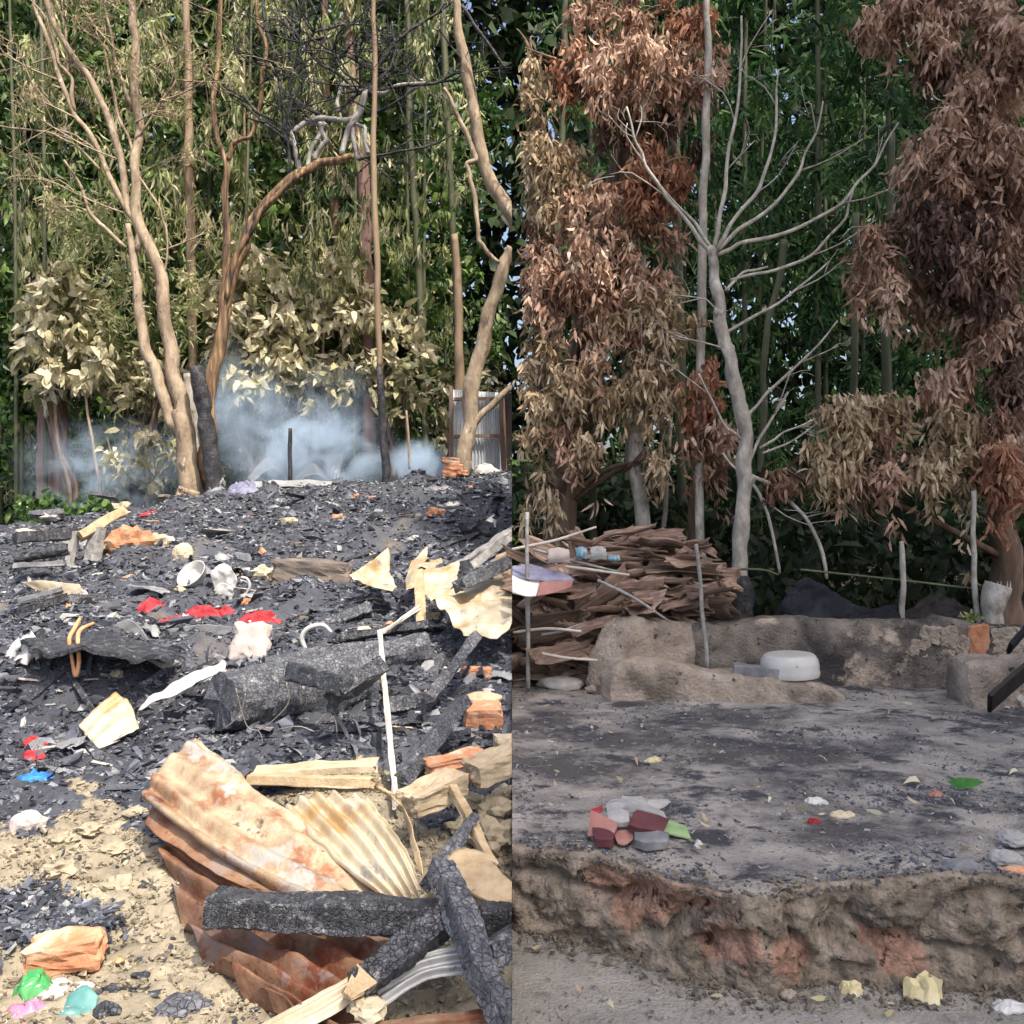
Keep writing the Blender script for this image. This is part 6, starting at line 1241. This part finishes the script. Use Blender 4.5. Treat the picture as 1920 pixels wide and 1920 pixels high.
# heap of dry palm sheaths
e = thing('palm_sheath_heap', P(1150, 1290, 6.75), 'heap of dry brown palm sheaths piled left of the mud wall', 'heap')
proto = []
for k in range(8):
    mb = MB(); rg2 = random.Random(k); L = .55 + .12 * k / 2; w = .055 + .03 * (k % 4); g_ = rg2.gauss
    rows = []
    bend = [g_(0, .022) for _ in range(4)]; wid = [w * rg2.uniform(.75, 1.2) for _ in range(4)]; tw = [g_(0, .22) for _ in range(4)]
    for b, hgt in ((-1, .03), (-.4, -.012), (.4, -.015), (1, .03)):
        rows.append([Vector((-L / 2 + i * L / 3 + g_(0, .03), b * wid[i] * math.cos(tw[i]) - hgt * math.sin(tw[i]), hgt * math.cos(tw[i]) + b * wid[i] * math.sin(tw[i]) + bend[i])) for i in range(4)])
    SIDE = None; sheet(mb, rows, 8, 5, 0, 0, .007, 7, .007, .10, seed=k * 1.3); o = mb.build('sheath', MT['husk'], None, True); me = o.data; off = Vector(o.location); bpy.data.objects.remove(o); SIDE = 'R'
    proto.append(me)
rng = np.random.default_rng(15); cnt = 0
def heap_top(px): return np.interp(px, [960, 1000, 1040, 1100, 1150, 1180, 1240, 1290, 1320, 1345], [1075, 1060, 1040, 1030, 1012, 1005, 1010, 1035, 1060, 1090])
while cnt < 300:
    px = rng.uniform(972, 1332); top = heap_top(px); bot = np.interp(px, [960, 1150, 1175, 1210, 1345], [1290, 1280, 1240, 1170, 1165]); py = top + (bot - top) * rng.random()
    f = (py - top) / (bot - top); Y = 7.25 - .55 * f + rng.normal() * .14
    if px > 1180 and py > 1140: Y = max(Y, 6.8)
    o = bpy.data.objects.new('sheath', proto[rng.integers(8)]); q = P(px, py, Y); link(o, e); o.location = q - wloc(e)
    right = max(0, (px - 1200) / 130)
    o.rotation_euler = (rng.normal() * .45 + .35 if px > 1150 else rng.normal() * .9 + .4, rng.normal() * (.14 if px > 1150 else .42) + .35 * right * (1 if py < 1080 else -.2), rng.normal() * .45 + (3.14 if rng.random() < .5 else 0)); s = rng.uniform(.45, .95); o.scale = (s * (1 - .25 * right), s, s)
    if q.x + .3 * s < .25: o.scale = (s * .5, s, s)
    cnt += 1
p = P(1160, 1150, 7.1); mb = MB(); lump(mb, (p.x - .02, p.y + .12, p.z - .12), (.62, .3, .46), 3, .2, 1.6, 3); mb.build('core', MT['husk'], e, True)
for k, (a, b) in enumerate((((1060, 1062, 6.5), (1180, 1078, 6.5)), ((1120, 1088, 6.45), (1255, 1165, 6.35)), ((960, 1030, 6.6), (1118, 988, 6.7)), ((1000, 1030, 6.6), (1160, 1072, 6.5)), ((962, 1186, 6.4), (1090, 1184, 6.4)), ((1015, 1190, 6.42), (1090, 1170, 6.42)), ((1000, 1222, 6.38), (1120, 1238, 6.35)))):
    mb = MB(); A = P(*a); B = P(*b); tube(mb, [A, (A + B) / 2 + Vector((0, 0, .025 * math.sin(k * 2))), B], [.011, .012, .008], 6, 5, .1); one('dry_stalk', mb, 'greywood' if k % 2 else 'whitestick', ('dry stalk on top of the heap beside the blue sacking', 'pale broken stalk sloping down to the mud pier', 'long thin twig crossing behind the heap at the left edge', 'thin stalk crossing the heap below the blue sacking', 'dark twig low on the heap at the left edge', 'short stalk low in the middle of the heap', 'stalk along the foot of the heap')[k], 'stalk', None, True)
quadsheet('umbrella_cloth', [[(958, 1062, 6.6), (1000, 1060, 6.6), (1070, 1082, 6.5)], [(958, 1084, 6.35), (1010, 1088, 6.32), (1080, 1092, 6.4)]], None, 'purple', 'violet grey cloth lying at the left end of the sheath heap', 'cloth', 0, 0, .012, 5, thick=.006)
e2 = thing('red_white_cloth', P(1010, 1115, 6.3), 'red and white cloth hem hanging below the violet grey cloth', 'cloth')
mb = MB(); sheet(mb, ctrl([[(958, 1078, 6.3), (985, 1090, 6.28), (1012, 1094, 6.28)], [(958, 1112, 6.22), (985, 1118, 6.2), (1005, 1118, 6.2)]]), 14, 8, 0, 0, .01, 6, .006); mb.build('white_part', MT['plasw'], e2, True)
mb = MB(); sheet(mb, ctrl([[(1013, 1092, 6.28), (1045, 1090, 6.3), (1075, 1090, 6.35)], [(1006, 1119, 6.2), (1040, 1112, 6.22), (1070, 1103, 6.3)]]), 14, 8, 0, 0, .01, 6, .006); mb.build('red_part', MT['salmon'], e2, True)
for k, (px, py, w, h, m, l) in enumerate(((1090, 1038, .08, .08, 'bluecloth', 'faded blue and white sacking strip on top of the sheath heap'), (1122, 1038, .12, .09, 'greycard', 'grey board piece standing right of the blue sacking'), (1150, 1047, .08, .03, 'bluecloth', 'small blue tie right of the grey board piece'), (1048, 1042, .16, .1, 'pinkstone', 'dusty pinkish block at the left end of the sheath heap'))):
    p = P(px, py, 6.55); mb = MB(); sheet(mb, [[p + Vector((-w / 2, .03, h * .5)), p + Vector((0, .0, h * .62)), p + Vector((w / 2, .04, h * .45))], [p + Vector((-w * .55, -.03, 0)), p + Vector((0, -.05, .0)), p + Vector((w * .5, -.02, .02))], [p + Vector((-w * .6, -.02, -h * .6)), p + Vector((.02, -.04, -h * .5)), p + Vector((w * .55, -.02, -h * .62))]], 12, 12, 0, 0, .015, 9, .006, .08, seed=k); one('sacking' if 'blue' in m else 'board_scrap', mb, m, l, 'sacking' if 'blue' in m else 'scrap', None, True)
for k, (px, py, r, l) in enumerate(((1130, 1285, (.10, .09, .10), 'tan mud lump leaning on the left of the mud pier'), (1050, 1290, (.16, .1, .06), 'ash white lump at the foot of the sheath heap'), (1115, 1296, (.07, .06, .04), 'small tan clod below the tan mud lump'), (1160, 1304, (.06, .05, .025), 'flat dark stone at the foot of the mud pier'))):
    p = GR(px, py); mb = MB(); lump(mb, (p.x, p.y, p.z + r[2] * .5), r, 3, .3, 1.4, k * 3.3); one('clod', mb, ('mudlight', 'white', 'mudlight', 'slate')[k], l, 'clod', None, True)
# black tarpaulin and things behind the wall
quadsheet('tarpaulin', [[(1440, 1170, 6.95), (1500, 1085, 7.1), (1560, 1105, 7.1), (1625, 1138, 7.1), (1690, 1130, 7.15)], [(1440, 1200, 6.9), (1500, 1170, 6.9), (1560, 1165, 6.92), (1620, 1170, 6.95), (1690, 1165, 7.0)], [(1440, 1230, 6.9), (1500, 1230, 6.9), (1560, 1230, 6.9), (1620, 1230, 6.9), (1690, 1230, 6.9)]], None, 'tarp', 'black tarpaulin draped behind the middle of the mud wall', 'tarpaulin', 0, 0, .075, 4.5, 44, 26, .005, smooth=False)
quadsheet('tarpaulin', [[(1690, 1150, 7.2), (1760, 1110, 7.3), (1830, 1160, 7.2)], [(1690, 1230, 7.0), (1760, 1230, 7.0), (1830, 1230, 7.0)]], None, 'dark', 'dark tarpaulin heap behind the wall between the two stakes', 'tarpaulin', 0, 0, .09, 4.5, 34, 24, .005, smooth=False)
mb = MB(); tube(mb, [P(1500, 1068, 7.15), P(1690, 1088, 7.1), P(1825, 1104, 7.1)], [.010, .010, .009], 6, 6); one('bamboo_rail', mb, 'culm', 'thin bamboo rail tied between the stakes behind the wall', 'rail', None, True)
mb = MB(); tube(mb, [P(1340, 1068, 7.2), P(1425, 1068, 7.2), P(1460, 1078, 7.2)], [.010, .010, .009], 6, 6); one('bamboo_rail', mb, 'culm', 'short bamboo rail left of the black tarpaulin', 'rail', None, True)
e = thing('torn_stump', P(1862, 1180, 6.95), 'pale torn stump with a splintered flared top beside the right stake', 'stump'); mb = MB()
limb(mb, [(1858, 1185), (1860, 1150), (1864, 1120), (1872, 1096)], [34, 36, 46, 52], 6.95, 12, 6, .15); mb.build('trunk', MT['greybark'], e, True)
mb = MB(); 
for k in range(9):
    a = 1846 + k * 6; tube(mb, [P(a, 1112, 6.93), P(a + 1, 1100 - 12 * abs(math.sin(k * 2.1)), 6.95)], [.012, .002], 5, 2)
tag(mb.build('splinters', MT['greybark'], e), kind='stuff')
rng = np.random.default_rng(52); C = np.array([P(rng.uniform(1795, 1835), rng.uniform(1158, 1170), 6.75)[:] for _ in range(14)]); V, Fc, t = sprays(C, 5, .05, .03, rng, -.6, .7, .01)
tag(mesh('sprout', V, Fc, LF['bamL'], None, np.clip(t * .3 + .3, 0, 1)), 'little green sprout on top of the mud wall near the right stake', 'plant')
rng = np.random.default_rng(53); C = []
for _ in range(150): C.append(P(rng.uniform(1420, 1930), rng.uniform(960, 1150), rng.uniform(8.2, 9.2))[:])
for _ in range(60): C.append(P(rng.uniform(975, 1380), rng.uniform(900, 1060), rng.uniform(8.8, 9.6))[:])
C = C[:70] + C[150:]
for _ in range(620): C.append(P(rng.uniform(975, 1950), rng.uniform(900, 1130), rng.uniform(9.6, 13.5))[:])
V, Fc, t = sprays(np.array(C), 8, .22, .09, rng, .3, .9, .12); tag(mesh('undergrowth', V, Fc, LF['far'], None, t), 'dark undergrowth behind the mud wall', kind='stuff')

# burnt box on the lip of the bank
def overR(px, py, Y, h):
    while H + (960 - py) / F * Y < fl((px - 960) / F * Y, Y) + h and Y > 2.9: Y -= .01
    return Y
def card(name, rows, mat, parent, thick=.006, crump=.006): rows = [[(a, b, overR(a, b, c - .06, .012)) for a, b, c in r] for r in rows]; mb = MB(); sheet(mb, ctrl(rows), 12, 8, 0, 0, crump, 8, thick, .0); return mb.build(name, MT[mat], parent, False)
e = thing('burnt_box', P(1185, 1592, 3.55), 'burnt crumpled box with salmon and claret sides on the lip of the bank', 'box')
card('salmon_flap', [[(1108, 1520, 3.62), (1140, 1535, 3.58), (1160, 1545, 3.55)], [(1103, 1570, 3.54), (1135, 1568, 3.52), (1150, 1566, 3.5)]], 'salmon', e)
card('red_flap', [[(1105, 1522, 3.66), (1130, 1512, 3.7)], [(1110, 1532, 3.62), (1128, 1524, 3.64)]], 'red', e)
card('claret_panel', [[(1188, 1524, 3.6), (1215, 1532, 3.62), (1250, 1544, 3.64)], [(1176, 1552, 3.52), (1208, 1562, 3.52), (1240, 1568, 3.54)]], 'claret', e, .02)
card('grey_top', [[(1165, 1500, 3.8), (1190, 1506, 3.8), (1240, 1528, 3.76)], [(1160, 1530, 3.66), (1188, 1524, 3.62), (1246, 1542, 3.66)]], 'greycard', e, .02)
card('grey_side', [[(1138, 1516, 3.7), (1158, 1512, 3.7), (1176, 1520, 3.68)], [(1142, 1545, 3.58), (1160, 1550, 3.55), (1180, 1548, 3.56)]], 'greycard', e, .02)
card('dark_base', [[(1112, 1566, 3.56), (1130, 1564, 3.56), (1152, 1566, 3.56)], [(1116, 1586, 3.5), (1132, 1587, 3.5), (1150, 1588, 3.5)]], 'claret', e, .03)
card('pink_fold', [[(1150, 1562, 3.55), (1170, 1558, 3.55), (1188, 1560, 3.56)], [(1158, 1582, 3.48), (1172, 1585, 3.48), (1186, 1576, 3.5)]], 'salmon', e)
card('slate_base', [[(1190, 1564, 3.58), (1215, 1568, 3.58), (1255, 1574, 3.62)], [(1190, 1588, 3.5), (1215, 1596, 3.48), (1250, 1592, 3.54)]], 'slate', e, .03)
card('green_flap', [[(1248, 1540, 3.66), (1268, 1546, 3.66), (1284, 1552, 3.64)], [(1242, 1562, 3.56), (1262, 1568, 3.56), (1296, 1574, 3.56)]], 'palegreen', e)
rag('mud_lump', 1195, 1512, .26, .14, .05, 'greycard', 'ash grey clod behind the burnt box', 'clod', 90, G=GR)
# crumpled papers and other named litter
for k, (px, py, w, d, h, m, l) in enumerate(((1732, 1872, .135, .10, .10, 'paper', 'big crumpled yellow paper at the foot of the bank'), (1598, 1864, .08, .06, .05, 'paper', 'small crumpled yellow paper left of the big one'), (1888, 1895, .1, .06, .04, 'plasw', 'white paper scrap at the lower right edge'), (1310, 1588, .035, .03, .025, 'plasw', 'small white paper scrap right of the burnt box'),
        (1525, 1540, .05, .03, .02, 'red', 'small dark red scrap in the middle of the ash floor'), (1755, 1490, .07, .05, .03, 'salmon', 'pinkish red scrap left of the green leaf'), (1530, 1505, .1, .05, .03, 'plasw', 'white torn paper in the middle of the ash floor'), (1580, 1528, .1, .05, .03, 'cream', 'cream curled scrap right of the white torn paper'), (1225, 1428, .09, .05, .035, 'paper', 'yellow curled leaf left of the middle of the ash floor'))):
    rag('paper_scrap' if k not in (4, 5, 8) else ('scrap' if k != 8 else 'yellow_leaf'), px, py, w, d, h, m, l, 'paper' if k not in (4, 5, 8) else 'scrap', 95 + k * 2.9, None, 9, GR, 2.2, False)
p = GR(1815, 1478); V, Fc = leaf_arrays(np.array([[p.x - .1, p.y, p.z + .03]]), unit(np.array([[1, -.2, .02]])), [.17], [.06], np.random.default_rng(2), .1, .1); tag(mesh('green_leaf', V, Fc, MT['leafg']), 'single fresh green leaf on the ash floor at the right', 'leaf')
for k, (px, py, r, m, l) in enumerate(((1810, 1648, (.075, .06, .045), 'slate', 'dark rounded stone on the lip of the bank at the right'), (1885, 1618, (.06, .05, .03), 'greycard', 'flat grey stone right of the dark rounded one'), (1905, 1640, (.06, .03, .02), 'brick', 'reddish brick fragment at the right edge of the ash floor'), (1478, 1872, (.03, .024, .02), 'mudlight', 'small mud lump fallen at the foot of the bank'), (1900, 1580, (.06, .05, .03), 'greycard', 'grey stone above the flat stone at the right edge'))):
    p = GR(px, py); 
    if k == 3: p = P(1478, 1872, H * F / (1872 - 960))
    mb = MB(); lump(mb, (p.x, p.y, p.z + r[2] * .5), r, 3, .25, 1.3, k * 4.1); one('stone' if k not in (2, 3) else 'fragment', mb, m, l, 'stone', None, False)
# fallen leaves, one object each
lm = []
for k in range(5):
    rng = np.random.default_rng(200 + k); V, Fc = leaf_arrays(np.zeros((1, 3)), np.array([[1., 0, .02]]), [1.0], [.3 + .05 * k], rng, .12 * k, .2); SIDE = None
    o = mesh('fallen_leaf', V, Fc, LF['tan'] if k % 2 else LF['scorch'], None, np.full(LV, [.8, .75, .5, .45, .9][k])); lm.append(o.data); bpy.data.objects.remove(o); SIDE = 'R'
rng = np.random.default_rng(201)
for k in range(95):
    if k < 62: px, py = rng.uniform(975, 1910), 1315 + 300 * rng.random() ** 1.2; lab, grp = 'dry pale leaf lying on the ash floor', 'dry leaves on the ash floor'
    else: px, py = rng.uniform(975, 1900), rng.uniform(1780, 1915); lab, grp = 'dry pale leaf lying on the trodden yard below the bank', 'dry leaves on the yard'
    p = GR(px, py)
    if k >= 62: 
        p = P(px, py, H * F / (py - 960))
        if p.y > yb(p.x) - .12: continue
    o = bpy.data.objects.new('fallen_leaf', lm[rng.integers(5)]); link(o); o.location = p + Vector((0, 0, .012)); s = rng.uniform(.03, .085) * (.8 if k >= 62 else 1); o.scale = (s, s * rng.uniform(.45, .8), s); o.rotation_euler = (rng.normal() * .15, rng.normal() * .15, rng.uniform(0, 6.28)); tag(o, lab, 'leaf', grp)
SIDE = None
